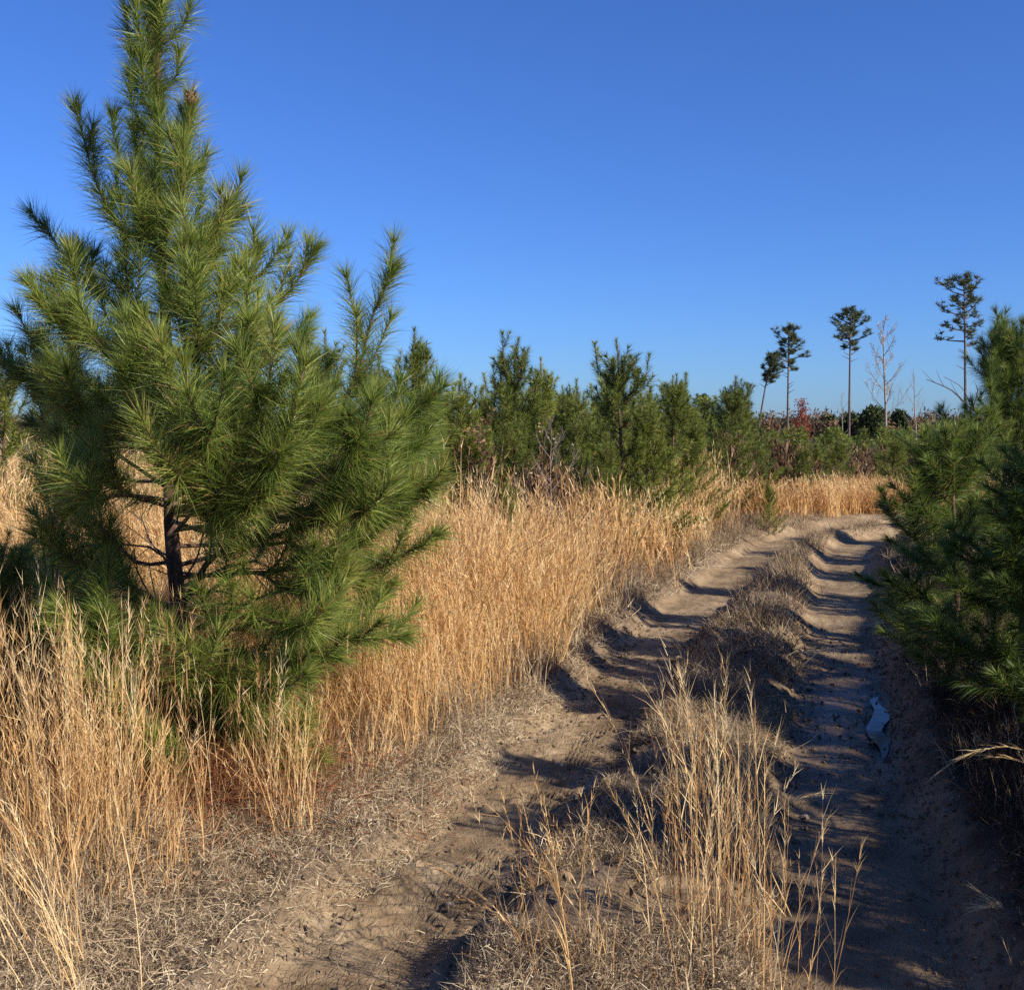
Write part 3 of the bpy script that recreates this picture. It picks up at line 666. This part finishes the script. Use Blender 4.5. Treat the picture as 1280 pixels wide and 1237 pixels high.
def bare_tree(top, d, base_x, label, seed, width, mat, name="bare_tree", levels=3, r=.12, leaf=None, lmat=None, cat="bare tree", group=None, zbase=None, nmain=16, start=.3):
    global rng
    keep = rng; rng = np.random.default_rng(seed)
    b = pix(base_x, 560, d); bz = (float(macro(np.array(b[0]), np.array(b[1])))) if zbase is None else zbase; t = pix(*top, d); B = np.array([b[0], b[1], bz]); T = t - B
    root = empty(name, tuple(B)); g, gl = Geo(), Geo()
    tr = spline([(0, 0, 0), (T[0] * .4 + width * .05, 0, T[2] * .35), (T[0] * .6, .1, T[2] * .7), (T[0], 0, T[2])], 12); tube(g, tr, np.linspace(r, r * .15, 12), 6)
    ends = []
    def grow(poly, L, rr, lev):
        for s_ in side_shoots(poly, 5 if lev > 1 else 4, .25, 38, L, .7):
            tube(g, s_, np.linspace(rr, rr * .35, 5), 4); ends.append(s_[-1]); ends.append(s_[2])
            if lev > 1: grow(s_, L * .55, rr * .55, lev - 1)
    for i in range(nmain):
        rel = start + (1 - start) * i / nmain; p = np.array([np.interp(rel, np.linspace(0, 1, 12), tr[:, k]) for k in range(3)]); a = i * 2.4
        L = width * (1.15 - .8 * rel) * (.6 + .6 * rng.random()); h = np.array([math.cos(a), math.sin(a), 0])
        poly = spline([p, p + h * L * .45 + np.array([0, 0, L * .5]), p + h * L * .8 + np.array([0, 0, L * 1.1])], 6)
        tube(g, poly, np.linspace(r * .32, r * .12, 6), 4); grow(poly, L * .5, r * .12, levels - 1)
    g.obj("trunk", mat, root, True)
    if leaf:
        k, sz = leaf; E = np.array(ends); c = E[rng.integers(0, len(E), k)] + rng.normal(0, sz * 1.2, (k, 3))
        ribbons(gl, c, rvec(k), sz * (.7 + .6 * rng.random(k)), sz * .8, nseg=1); gl.obj("crown", lmat, root)
    tag(root, label, cat, group); rng = keep
    return root
bare_tree((1104, 405), 100, 1107, "pale leafless tree standing between the two tall pines on the right", 41, 2.6, M['bark_pale'], r=.15, leaf=(500, .10), lmat=M['litter'])
bare_tree((1143, 470), 80, 1145, "small forked bare tree to the right of the pale leafless one", 42, 1.8, M['bark_pale'], r=.08, levels=2, nmain=8)
bare_tree((1053, 490), 120, 1052, "faint thin bare tree left of the neat tall pine's trunk", 43, 1.6, M['bark_pale'], r=.07, levels=2, nmain=9)
bare_tree((930, 492), 110, 931, "thin grey bare sapling between the lone skyline pine and the leaning one", 44, 1.4, M['bark_far'], r=.07, levels=2, nmain=9)
bare_tree((1004, 503), 48, 1000, "young oak holding dark red leaves at the foot of the tall pines", 45, .65, M['bark_far'], name="red_oak", r=.05, levels=3, leaf=(1000, .075), lmat=M['redleaf'], cat="oak tree")
bare_tree((600, 528), 11.2, 603, "thin oak sapling with a few russet leaves in front of the pine row", 46, .42, M['twig'], name="oak_sapling", r=.012, levels=2, leaf=(170, .045), lmat=M['russet'], cat="oak tree", zbase=gz(-.3, 11.2), nmain=9)
bare_tree((690, 535), 10.8, 686, "grey leafless shrub tangled in front of the middle pines", 47, .5, M['bark_pale'], name="bare_shrub", r=.010, levels=3, leaf=(120, .03), lmat=M['weed'], cat="shrub", zbase=gz(.4, 10.8), start=.1)
bare_tree((742, 590), 10.4, 735, "low twiggy shrub half sunk in the golden grass", 48, .3, M['twig'], name="bare_shrub", r=.008, levels=2, cat="shrub", zbase=gz(.8, 10.4), start=.1)
# dead boughs arching beside the right hand pines
g = Geo()
a_, b_, c_, d_ = pix(1240, 525, 13), pix(1215, 512, 13), pix(1190, 488, 13), pix(1158, 474, 13)
basep = np.array([a_[0] + .1, a_[1], gz(a_[0] + .1, a_[1])]); root = empty("dead_snag", tuple(basep))
main = spline([basep, (basep + a_) / 2 + .1, a_, b_, c_, d_], 16) - basep; tube(g, main, np.linspace(.022, .004, 16), 5)
tube(g, spline([b_, pix(1222, 490, 13), pix(1219, 478, 13)], 6) - basep, np.linspace(.01, .003, 6), 4)
tube(g, spline([b_, pix(1203, 485, 13.2), pix(1180, 471, 13.2)], 6) - basep, np.linspace(.007, .003, 6), 4)
for s_ in side_shoots(main, 6, .5, 40, .25, .3): tube(g, s_, np.linspace(.004, .002, 5), 4)
g.obj("branch", M['twig'], root, True); tag(root, "dead snag with a bare bough arching left against the sky at right", "dead branch")
# dark dead sticks at left
root = empty("dead_stalks", tuple(np.array([pix(58, 720, 4.9)[0], 4.9, gz(-2.1, 4.9)]))); g = Geo(); Br = np.array(root.location)
for way in [[(60, 760), (56, 700), (45, 630)], [(62, 760), (64, 690), (70, 612)], [(64, 770), (74, 700), (82, 612)], [(64, 720), (75, 660), (83, 640)]]:
    pl = spline([pix(px, py, 4.9) for px, py in way], 8); pl = np.vstack([[pl[0][0], pl[0][1], Br[2] - .03], pl]) - Br
    tube(g, pl, np.linspace(.008, .004, 9), 5)
g.obj("stem", M['twig'], root, True); tag(root, "cluster of dark dead weed stalks at the left edge below the large pine", "dead weed")
# russet shrubs
def shrub(x, y, h, wd, label, seed, mat, n=1400):
    global rng
    keep = rng; rng = np.random.default_rng(seed); root = empty("brown_shrub", (x, y, gz(x, y) if y < 30 else float(macro(np.array(x), np.array(y))))); g = Geo(); gs = Geo()
    a = rng.random(n) * 6.28; rr = np.sqrt(rng.random(n)) * wd; z = rng.random(n) ** .7 * h * (1 - .5 * (rr / wd) ** 2)
    b = np.stack([np.cos(a) * rr, np.sin(a) * rr, z], 1); dd = rvec(n) * .6 + b * .3 + [0, 0, .9]
    ribbons(g, b, dd, .16 * (.5 + rng.random(n)), .022 + .001 * y, nseg=1)
    for i in range(16):
        a = rng.random() * 6.28; t_ = np.array([math.cos(a) * wd * .7, math.sin(a) * wd * .7, h * (.6 + .4 * rng.random())]); tube(gs, spline([(0, 0, 0), t_ * [.4, .4, .6], t_], 5), np.linspace(.012, .004, 5), 4)
    gs.obj("stem", M['twig'], root, True); g.obj("foliage", mat, root); tag(root, label, "shrub", "russet shrubs among the plantation pines"); rng = keep
for i, (px, py, d, wd, lab) in enumerate([(912, 538, 19, .55, "russet cone-shaped dead shrub below the lone skyline pine"), (955, 548, 24, .9, "wide rusty shrub right of the cone-shaped dead one"), (985, 556, 22, .7, "low rusty shrub below the red-leaved oak"),
        (1110, 560, 27, 1.0, "brown shrub below the pale bare tree"), (1160, 566, 23, .8, "brown shrub just left of the right hand pines"), (1040, 565, 30, 1.0, "brown shrub below the neat tall pine"), (590, 545, 12.3, .35, "small brown dead shrub at the left foot of the pine row"), (680, 575, 11.4, .4, "brown dead shrub at the right of the oak sapling")]):
    t = pix(px, py, d); gzz = gz(t[0], t[1]); shrub(t[0], t[1], max(.6, t[2] - gzz), wd, lab, 60 + i, M['russet'])

for i in range(14):
    y = 20 + 22 * rng_f.random(); x = (640 + 0 * i + 560 * rng_f.random() - 390) / F * y * .9 + .12 * y
    shrub(x, y, .8 + .5 * rng_f.random(), .5 + .4 * rng_f.random(), "dead russet shrub somewhere among the plantation pines", 90 + i, M['russet'], 600)
# ------------------------------------------------------------------ distant woods
g = Geo(); gg = Geo()
for band, (y0, hgt, cnt) in enumerate([(235, 5.2, 520), (290, 6.8, 600), (380, 8.5, 700)]):
    xs = rng.uniform(-.62, .62, cnt) * y0 * 1.0; yy = y0 + rng.uniform(-18, 18, cnt)
    for x, y in zip(xs, yy):
        k = 42; h = hgt * (.7 + .5 * rng.random()); wdt = h * .42; z = float(macro(np.array(x), np.array(y)))
        dr = rvec(k); c = np.array([x, y, z + h * .55]) + dr * [wdt, wdt, h * .48] * (rng.random((k, 1)) ** .4)
        ribbons(g, c, rvec(k) + [0, 0, .3], .9 + .9 * rng.random(k), .55, nseg=1, rnd=np.clip(rng.random() + rng.normal(0, .12, k), 0, 1))
    m = 60
tag(g.obj("distant_woods", M['woods']), "russet and green woods along the horizon", "woods", kind="stuff")
for i, (px, py, d, wd, lab) in enumerate([(1092, 508, 215, 2.6, "round dark evergreen rising above the woods behind the bare tree"), (1062, 517, 222, 1.9, "lower dark evergreen left of the round one in the woods"), (1125, 514, 225, 1.7, "dark evergreen right of the round one in the woods"), (1035, 519, 240, 1.7, "small dark evergreen at the left end of the wooded rise")]):
    t = pix(px, py, d); bz = float(macro(np.array(t[0]), np.array(t[1]))); h = t[2] - bz; root = empty("evergreen_tree", (t[0], t[1], bz)); gl = Geo(); k = 1500
    a = rvec(k); c = np.array([0, 0, h * .6]) + a * [wd, wd, h * .4] * (.55 + .45 * rng.random((k, 1)) ** .5) + .5 * rvec(k); ribbons(gl, c, rvec(k), .8, .5, nseg=1)
    g2 = Geo(); tube(g2, [(0, 0, 0), (0, 0, h * .7)], [.3, .1], 6); g2.obj("trunk", M['bark_far'], root); gl.obj("crown", M['woods_green'], root)
    tag(root, lab, "evergreen tree", "dark evergreens above the distant woods")

# ------------------------------------------------------------------ grasses
def stems(g, bx, by, h, w, lean, leaves, nseg=4, curl=.22, lw=1.0, zoff=-.01, fuzz=0, rn=None):
    """upright dry stems with narrow leaves hugging them and a feathery head"""
    n = len(bx); bz = terrain(bx, by) + zoff; base = np.stack([bx, by, bz], 1)
    d = unit(np.stack([lean[:, 0], lean[:, 1], np.ones(n)], 1)); 
    b = np.zeros((n, 3)); th = rng.random(n) * 6.28; c = curl * h * rng.random(n) ** 2
    b[:, 0] = np.cos(th) * c - .05 * h; b[:, 1] = np.sin(th) * c; b[:, 2] = -.35 * c
    rn = rng.random(n) if rn is None else rn
    ribbons(g, base, d, h, w, b, nseg, rn, tipw=.35)
    for k in range(leaves):
        t = .12 + .80 * (k + rng.random(n)) / leaves; p = base + d * (h * t)[:, None] + b * (t * t)[:, None]
        tang = unit(d * h[:, None] + 2 * b * t[:, None]); rad = unit(np.cross(tang, rvec(n))); a = np.radians(7 + 26 * rng.random(n) ** 2)
        ld = tang * np.cos(a)[:, None] + rad * np.sin(a)[:, None]; L = h * (.13 + .16 * rng.random(n)) * (1.25 - .6 * t)
        bb = np.zeros((n, 3)); bb[:, 2] = -.25 * L * rng.random(n); bb += rad * (.3 * L * (rng.random(n) - .3))[:, None]
        ribbons(g, p, ld, L, w * lw * .95, bb, 2, np.clip(rn + .2 * (rng.random(n) - .4), 0, 1))
    for k in range(fuzz):
        t = .72 + .28 * rng.random(n); p = base + d * (h * t)[:, None] + b * (t * t)[:, None]; tang = unit(d * h[:, None] + 2 * b * t[:, None])
        ribbons(g, p, tang + .45 * rvec(n), h * .06, w * .8, None, 1, np.clip(rn + .25, 0, 1))

def tussocks(cx, cy, per, spread, hgt, w, leaves, nseg, g, lw=1.0, fuzz=0, curl=.22):
    n = len(cx); k = per; bx = np.repeat(cx, k); by = np.repeat(cy, k); N = n * k
    ox = rng.normal(0, spread, N); oy = rng.normal(0, spread, N)
    th = np.repeat(rng.normal(0, .14, n), k); tv = np.repeat(rng.normal(0, .14, n), k); hh = np.repeat(hgt, k) * (.55 + .5 * rng.random(N) ** .6)
    lean = np.stack([ox * .9 + th + rng.normal(0, .09, N) - .04, oy * .9 + tv + rng.normal(0, .06, N)], 1)
    stems(g, bx + ox, by + oy, hh, w * (.7 + .6 * rng.random(N)), lean, leaves, nseg, curl, lw, fuzz=fuzz, rn=np.clip(.55 * np.repeat(rng.random(n), k) + .45 * rng.random(N), 0, 1))

def scatter(n, x0, x1, y0, y1): return rng.uniform(x0, x1, n), rng.uniform(y0, y1, n)
gT = Geo()
def field(n, x0, x1, y0, y1, edge, per, w, leaves, nseg, hm=1.0, fuzz=0, lw=1.0, spread=.07, curl=.25):
    x, y = scatter(n, x0, x1, y0, y1); dl, _ = track(x, y, LRUT); _d = -dl
    ed = edge + .25 * fbm(x * 1.6, y * 1.6, 2) + .42 * rng.random(len(x)) ** 2
    m = (_d > ed) & (fbm(x * 2.1 + 60, y * 2.1, 2) > -.24) & (np.hypot(x - hx, y - hy) > .30) & (np.hypot(x - hx - .35, y - hy + .5) > .42)
    x, y, _d = x[m], y[m], _d[m]; h = hm * (.92 + .5 * fbm(x * .7 + 3, y * .7, 2) + .22 * (rng.random(len(x)) - .5)) * (.68 + .32 * sstep(0, .6, _d - edge)) * (1 + .10 * rng.normal(size=len(x)))
    # shorter right in front of the camera on the left
    h *= .80 + .2 * sstep(5.0, 7.5, y)
    tussocks(x, y, per, spread, h, w, leaves, nseg, gT, lw, fuzz, curl)
field(330, -3.6, .3, 2.9, 5.0, .62, 17, .0031, 7, 5, .95, 6, curl=.40)
field(270, -3.6, .6, 5.0, 6.4, .50, 24, .0038, 6, 5, 1.08, 6, curl=.42)
field(1200, -5.5, 1.8, 6.2, 9.5, .55, 20, .0058, 3, 5, 1.15, 5, 1.2, curl=.65, spread=.09)
field(2200, -8, 4.5, 9.5, 16.8, .55, 15, .0100, 3, 4, 1.02, 4, 1.2, curl=.6, spread=.09)
# strip beyond the bend
x, y = scatter(1500, 2.2, 13, 16.6, 21); dl, _ = track(x, y, LRUT); m = (dl < -.75) & (y < 20.8); x, y = x[m], y[m]
tussocks(x, y, 18, .09, (.42 + .45 * fbm(x * .8, y * .8, 3) + .12 * rng.random(len(x))), .011, 3, 4, gT, 1.1, 3, curl=.5)
# sparse grass among the plantation
x, y = scatter(900, -12, 22, 18, 45); m = (x > -.1 * y); tussocks(x[m], y[m], 8, .12, .55 + .3 * rng.random(m.sum()), .02, 2, 2, gT)
tag(gT.obj("tall_grass", M['grass']), "tall golden dry grass filling the field left of the track", "grass", kind="stuff")

# low dead weeds: verge, hump between the ruts, right bank
gW = Geo()
def weeds(n, x0, x1, y0, y1, cond, L, W, up=.5, flat=1.0, nseg=2, mat=gW, lift=.04):
    x, y = scatter(n, x0, x1, y0, y1); dl, _ = track(x, y, LRUT); dr, _ = track(x, y, RRUT)
    m = cond(x, y, dl, dr); x, y = x[m], y[m]; k = len(x); z = terrain(x, y) + lift * rng.random(k) ** 2
    d = rvec(k) * flat; d[:, 2] = np.abs(d[:, 2]) * .6 + up; LL = L * (.4 + .9 * rng.random(k)); b = rvec(k) * (LL * .5)[:, None]; b[:, 2] -= LL * .25
    ribbons(mat, np.stack([x, y, z], 1), d, LL, W, b, nseg)
patch = lambda x, y, s=1.7, o=0: fbm(x * s + o, y * s, 3)
isL = lambda x, y, dl, dr: (dl < -.40 + .25 * fbm(x * 3, y * 3, 2)) & (dl > -2.1)
isH = lambda x, y, dl, dr: (dl > .36 + .2 * fbm(x * 3, y * 3, 2)) & (dr < -.34 + .15 * fbm(x * 3 + 7, y * 3, 2)) & (patch(x, y) > -.28)
isR = lambda x, y, dl, dr: (dr > .5 + .2 * fbm(x * 3, y * 3, 2)) & (dr < 2.4)
weeds(190000, -3.6, 2.0, 2.7, 7, lambda *a: isL(*a) & (patch(*a[:2]) > -.30), .060, .0036, .35)
weeds(120000, -2, 5.5, 7, 17, lambda *a: isL(*a), .17, .0055, .6)
weeds(130000, -.4, 2.0, 2.7, 6.5, isH, .060, .0034, .5)
weeds(90000, .2, 5.5, 6.5, 16.5, isH, .15, .0055, .75)
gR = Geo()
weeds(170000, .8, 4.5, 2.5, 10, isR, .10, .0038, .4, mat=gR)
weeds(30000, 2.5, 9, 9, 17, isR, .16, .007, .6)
tag(gR.obj('bank_brush', M['brush']), 'dead brush on the right bank, coloured dark to carry its shade', 'brush', kind='stuff')
# brushy mounds on the hump and the left verge: little upright weeds
def mounds(n, x0, x1, y0, y1, cond, per, h, w, spread):
    x, y = scatter(n, x0, x1, y0, y1); dl, _ = track(x, y, LRUT); dr, _ = track(x, y, RRUT); m = cond(x, y, dl, dr); x, y = x[m], y[m]
    tussocks(x, y, per, spread, np.full(len(x), h) * (.6 + .7 * rng.random(len(x))), w, 3, 2, gW, 1.0, curl=.8)
mounds(500, -.2, 2.2, 3.4, 7, lambda *a: isH(*a) & (a[2] > .5) & (a[3] < -.4), 24, .13, .0028, .05)
mounds(700, .5, 5, 7, 16, lambda *a: isH(*a) & (a[2] > .45) & (a[3] < -.42) & (patch(*a[:2], .9, 5) > -.12), 22, .24, .005, .07)
mounds(500, -3, 1.2, 3, 7.5, lambda *a: (a[2] < -.65) & (a[2] > -1.7) & (patch(*a[:2]) > 0), 24, .20, .0030, .06)
mounds(1100, -.9, 4.5, 5.5, 16, lambda *a: (a[2] < -.42) & (a[2] > -1.2), 22, .36, .0048, .08)
mounds(700, 1.3, 4.2, 2.8, 9, lambda *a: (a[3] > .55) & (a[3] < 1.9) & (patch(*a[:2]) > -.1), 20, .26, .0034, .07)
tag(gW.obj("dead_weeds", M['weed']), "low grey brown dead weeds on the verges and the hump between the ruts", "weeds", kind="stuff")
# pale straw lying flat
gS = Geo()
weeds(125000, -3.4, .8, 2.6, 6.5, lambda x, y, dl, dr: (dl < -.20 + .3 * fbm(x * 2, y * 2, 2)) & (dl > -1.75), .062, .0032, .10, 1.3, mat=gS, lift=.025)
weeds(9000, -1.2, 2.2, 2.6, 8, lambda x, y, dl, dr: (np.abs(dl) < .4) & (rng.random(len(x)) < .22 + .9 * (np.abs(dl) > .3)), .06, .003, .03, 1.3, mat=gS, lift=.006)
weeds(12000, 0, 5, 7, 15, lambda x, y, dl, dr: (dl < -.3) & (dl > -1.3), .18, .006, .15, 1.3, mat=gS)
weeds(22000, -.4, 2.0, 2.7, 6, isH, .07, .0038, .15, 1.2, mat=gS)
weeds(900, -3.4, .6, 2.6, 8, lambda x, y, dl, dr: (dl < -.3) & (dl > -1.6), .34, .0045, .12, 1.3, 4, gS, .05)
weeds(260, 0, 3, 2.8, 8, isH, .30, .004, .2, 1.2, 4, gS, .05)
tag(gS.obj("straw_litter", M['litter']), "bleached broken straw lying along the verge of the track", "straw", kind="stuff")
gP = Geo(); n = 14000; th = rng.random(n) * 6.28; rr = rng.normal(0, .42, n); x = hx + .28 + np.cos(th) * rr; y = hy - .35 + np.sin(th) * rr * .8
z = terrain(x, y) + .16 * rng.random(n) ** 2; d = rvec(n); d[:, 2] *= .5; ribbons(gP, np.stack([x, y, z], 1), d, .15, .003, rvec(n) * .03, 2)
tag(gP.obj("pine_straw", M['brown_needle']), "red brown fallen pine needles under the large pine", "pine straw", kind="stuff")
# loose crumbs of earth
gC = Geo(); n = 26000; x, y = scatter(n, -1.4, 3.6, 2.6, 9); dl, _ = track(x, y, LRUT); dr, _ = track(x, y, RRUT); e = np.minimum(np.abs(np.abs(dl) - .33), np.abs(np.abs(dr) - .35))
m = (rng.random(n) < .12 + .9 * np.exp(-(e / .12) ** 2)) & (dl > -.9) & (dr < .8); x, y = x[m], y[m]; k = len(x); s = .003 + .009 * rng.random(k) ** 3 + .0006 * y
c = np.stack([x, y, terrain(x, y) + s * .2], 1); o6 = np.array([(1, 0, 0), (0, 1, 0), (-1, 0, 0), (0, -1, 0), (0, 0, 1.0), (0, 0, -.6)], float)
V = c[:, None] + (o6[None] + .35 * rng.normal(size=(k, 6, 3))) * s[:, None, None]; f = np.array([(0, 1, 4), (1, 2, 4), (2, 3, 4), (3, 0, 4), (1, 0, 5), (2, 1, 5), (3, 2, 5), (0, 3, 5)])
gC.add(V, None, (np.arange(k) * 6)[:, None, None] + f[None], np.repeat(rng.random(k), 6))
tag(gC.obj("soil_crumbs", M['ground']), "small crumbs of dry earth along the wheel ruts", "soil", kind="stuff")
# fallen oak leaves
gL = Geo(); n = 2600; x, y = scatter(n, -3.4, 4.2, 2.7, 9); dl, _ = track(x, y, LRUT); dr, _ = track(x, y, RRUT); m = (((dl > .35) & (dr < -.35)) | (dr > .45) | ((dl < -.4) & (rng.random(n) < .5))) & (patch(x, y, 1.3, 3) > -.1); x, y = x[m], y[m]; k = len(x)
d = rvec(k); d[:, 2] *= .4; ribbons(gL, np.stack([x, y, terrain(x, y) + .015 + .02 * rng.random(k)], 1), d, .045, .035, rvec(k) * .01, 2)
tag(gL.obj("leaf_litter", M['russet']), "scattered fallen brown leaves beside the ruts", "fallen leaves", kind="stuff")

# ------------------------------------------------------------------ separate clumps of grass near the camera
def clump(cx, cy, n, sp, h, label, seed, leanx=0, leany=0, w=.0029, leaves=7, curl=.28, arch=0, fuzz=12):
    global rng
    keep = rng; rng = np.random.default_rng(seed); z0 = gz(cx, cy); root = empty("grass_clump", (cx, cy, z0)); g = Geo()
    bx = cx + rng.normal(0, sp, n); by = cy + rng.normal(0, sp, n); hh = h * (.45 + .55 * rng.random(n) ** .7)
    lean = np.stack([(bx - cx) * .35 + leanx + rng.normal(0, .05, n), (by - cy) * .6 + leany + rng.normal(0, .07, n)], 1)
    stems(g, bx, by, hh, w * (.7 + .6 * rng.random(n)), lean, leaves, 6, curl, 1.1, fuzz=fuzz)
    for v in g.v: v -= np.array([cx, cy, z0])
    g.obj("stem", M['grass'], root)
    tag(root, label, "grass clump", "tall grass clumps close to the camera"); rng = keep
    return root
clump(.62, 3.34, 56, .10, .93, "tallest orange grass clump rising from the hump between the ruts", 71, .03, .0)
clump(.16, 3.04, 30, .09, .62, "shorter arching clump left of the tallest one on the hump", 72, -.10, 0, curl=.7)
clump(.64, 3.02, 44, .14, .72, "clump hugging the right side of the tallest one on the hump", 73, .06, 0, curl=.5)
clump(-2.05, 3.95, 110, .16, 1.05, "tall bright clump at the left edge of the foreground", 74, -.02, 0)
clump(-1.55, 4.0, 110, .15, .95, "bright clump standing left of the red pine straw", 75, .02, 0)
clump(-2.35, 4.6, 70, .15, 1.1, "spiky clump under the low pine at the left edge", 76)
clump(-1.05, 4.35, 60, .12, .80, "thin clump right in front of the red pine straw", 77, .05, 0)
def arching(pts_list, label, seed, d):
    global rng
    keep = rng; rng = np.random.default_rng(seed); r0 = pts_list[0][0]; B = np.array([r0[0], r0[1], gz(r0[0], r0[1])]); root = empty("arching_stem", tuple(B)); g = Geo()
    for pts in pts_list:
        pl = spline(pts, 12) - B; tube(g, pl, np.linspace(.0030, .0012, 12), 4, .8); k = 26; i = rng.integers(5, 11, k); p = pl[i] + (pl[i + 1 - (i > 10)] - pl[i]) * rng.random((k, 1)); tn = unit(pl[np.minimum(i + 1, 11)] - pl[i - 1])
        ribbons(g, p, tn + .28 * rvec(k), .09, .004, rvec(k) * .01 + [0, 0, -.015], 2, .5 + .5 * rng.random(k))
    g.obj("stem", M['grass'], root); tag(root, label, "grass stem", "single stems bending into the picture"); rng = keep
gp = lambda px, py, d: pix(px, py, d)
arching([[np.array([2.35, 4.2, gz(2.35, 4.2)]), gp(1330, 960, 4.3), gp(1270, 934, 4.3), gp(1215, 940, 4.3), gp(1168, 968, 4.3)], [np.array([2.36, 4.22, gz(2.36, 4.22)]), gp(1330, 985, 4.3), gp(1280, 952, 4.3), gp(1240, 945, 4.3)]], "pale stem arching in from the right edge below the pines", 81, 4.3)
arching([[np.array([1.95, 3.4, gz(1.95, 3.4)]), gp(1320, 1190, 3.5), gp(1270, 1150, 3.5), gp(1222, 1112, 3.5)], [np.array([1.96, 3.4, gz(1.96, 3.4)]), gp(1310, 1190, 3.5), gp(1262, 1140, 3.5), gp(1226, 1132, 3.5)]], "pale stem lying in the dark lower right corner", 82, 3.5)
arching([[np.array([.98, 3.7, gz(.98, 3.7)]), gp(955, 1060, 3.7), gp(975, 1010, 3.7), gp(1030, 988, 3.7)], [np.array([.96, 3.7, gz(.96, 3.7)]), gp(935, 1080, 3.7), gp(948, 1030, 3.7), gp(962, 1000, 3.7)]], "stem curving right over the right wheel rut", 83, 3.7)
# little stones on the track
for i in range(7):
    px, py = [(925, 672), (760, 1020), (700, 925), (560, 1100), (735, 975), (1015, 985), (850, 800), (620, 1060), (480, 1170), (1075, 800), (905, 735), (1060, 1010), (540, 1190), (965, 700)][i]
    d = CAMZ * F / (py - 525) * .93; x = (px - 640) / F * d; g = Geo(); s_ = .009 + .008 * rng.random() + .0015 * d
    an = np.arange(8) * .785; V = [];
    for zf, rf in [(-.5, .7), (0, 1), (.4, .75), (.62, .3)]: V += [(math.cos(a) * rf * s_ * (1 + .25 * rng.normal()), math.sin(a) * rf * s_ * (.8 + .15 * rng.normal()), zf * s_) for a in an]
    q = [(r * 8 + k, r * 8 + (k + 1) % 8, r * 8 + 8 + (k + 1) % 8, r * 8 + 8 + k) for r in range(3) for k in range(8)]
    g.add(V, q + [(24, 25, 26, 27), (24, 27, 28, 31), (28, 29, 30, 31)], None)
    tag(g.obj("stone", M['stone'], loc=(x, d, gz(x, d) + .004)), "small pale pebble lying on the bare earth of the track", "stone", "pebbles on the track")
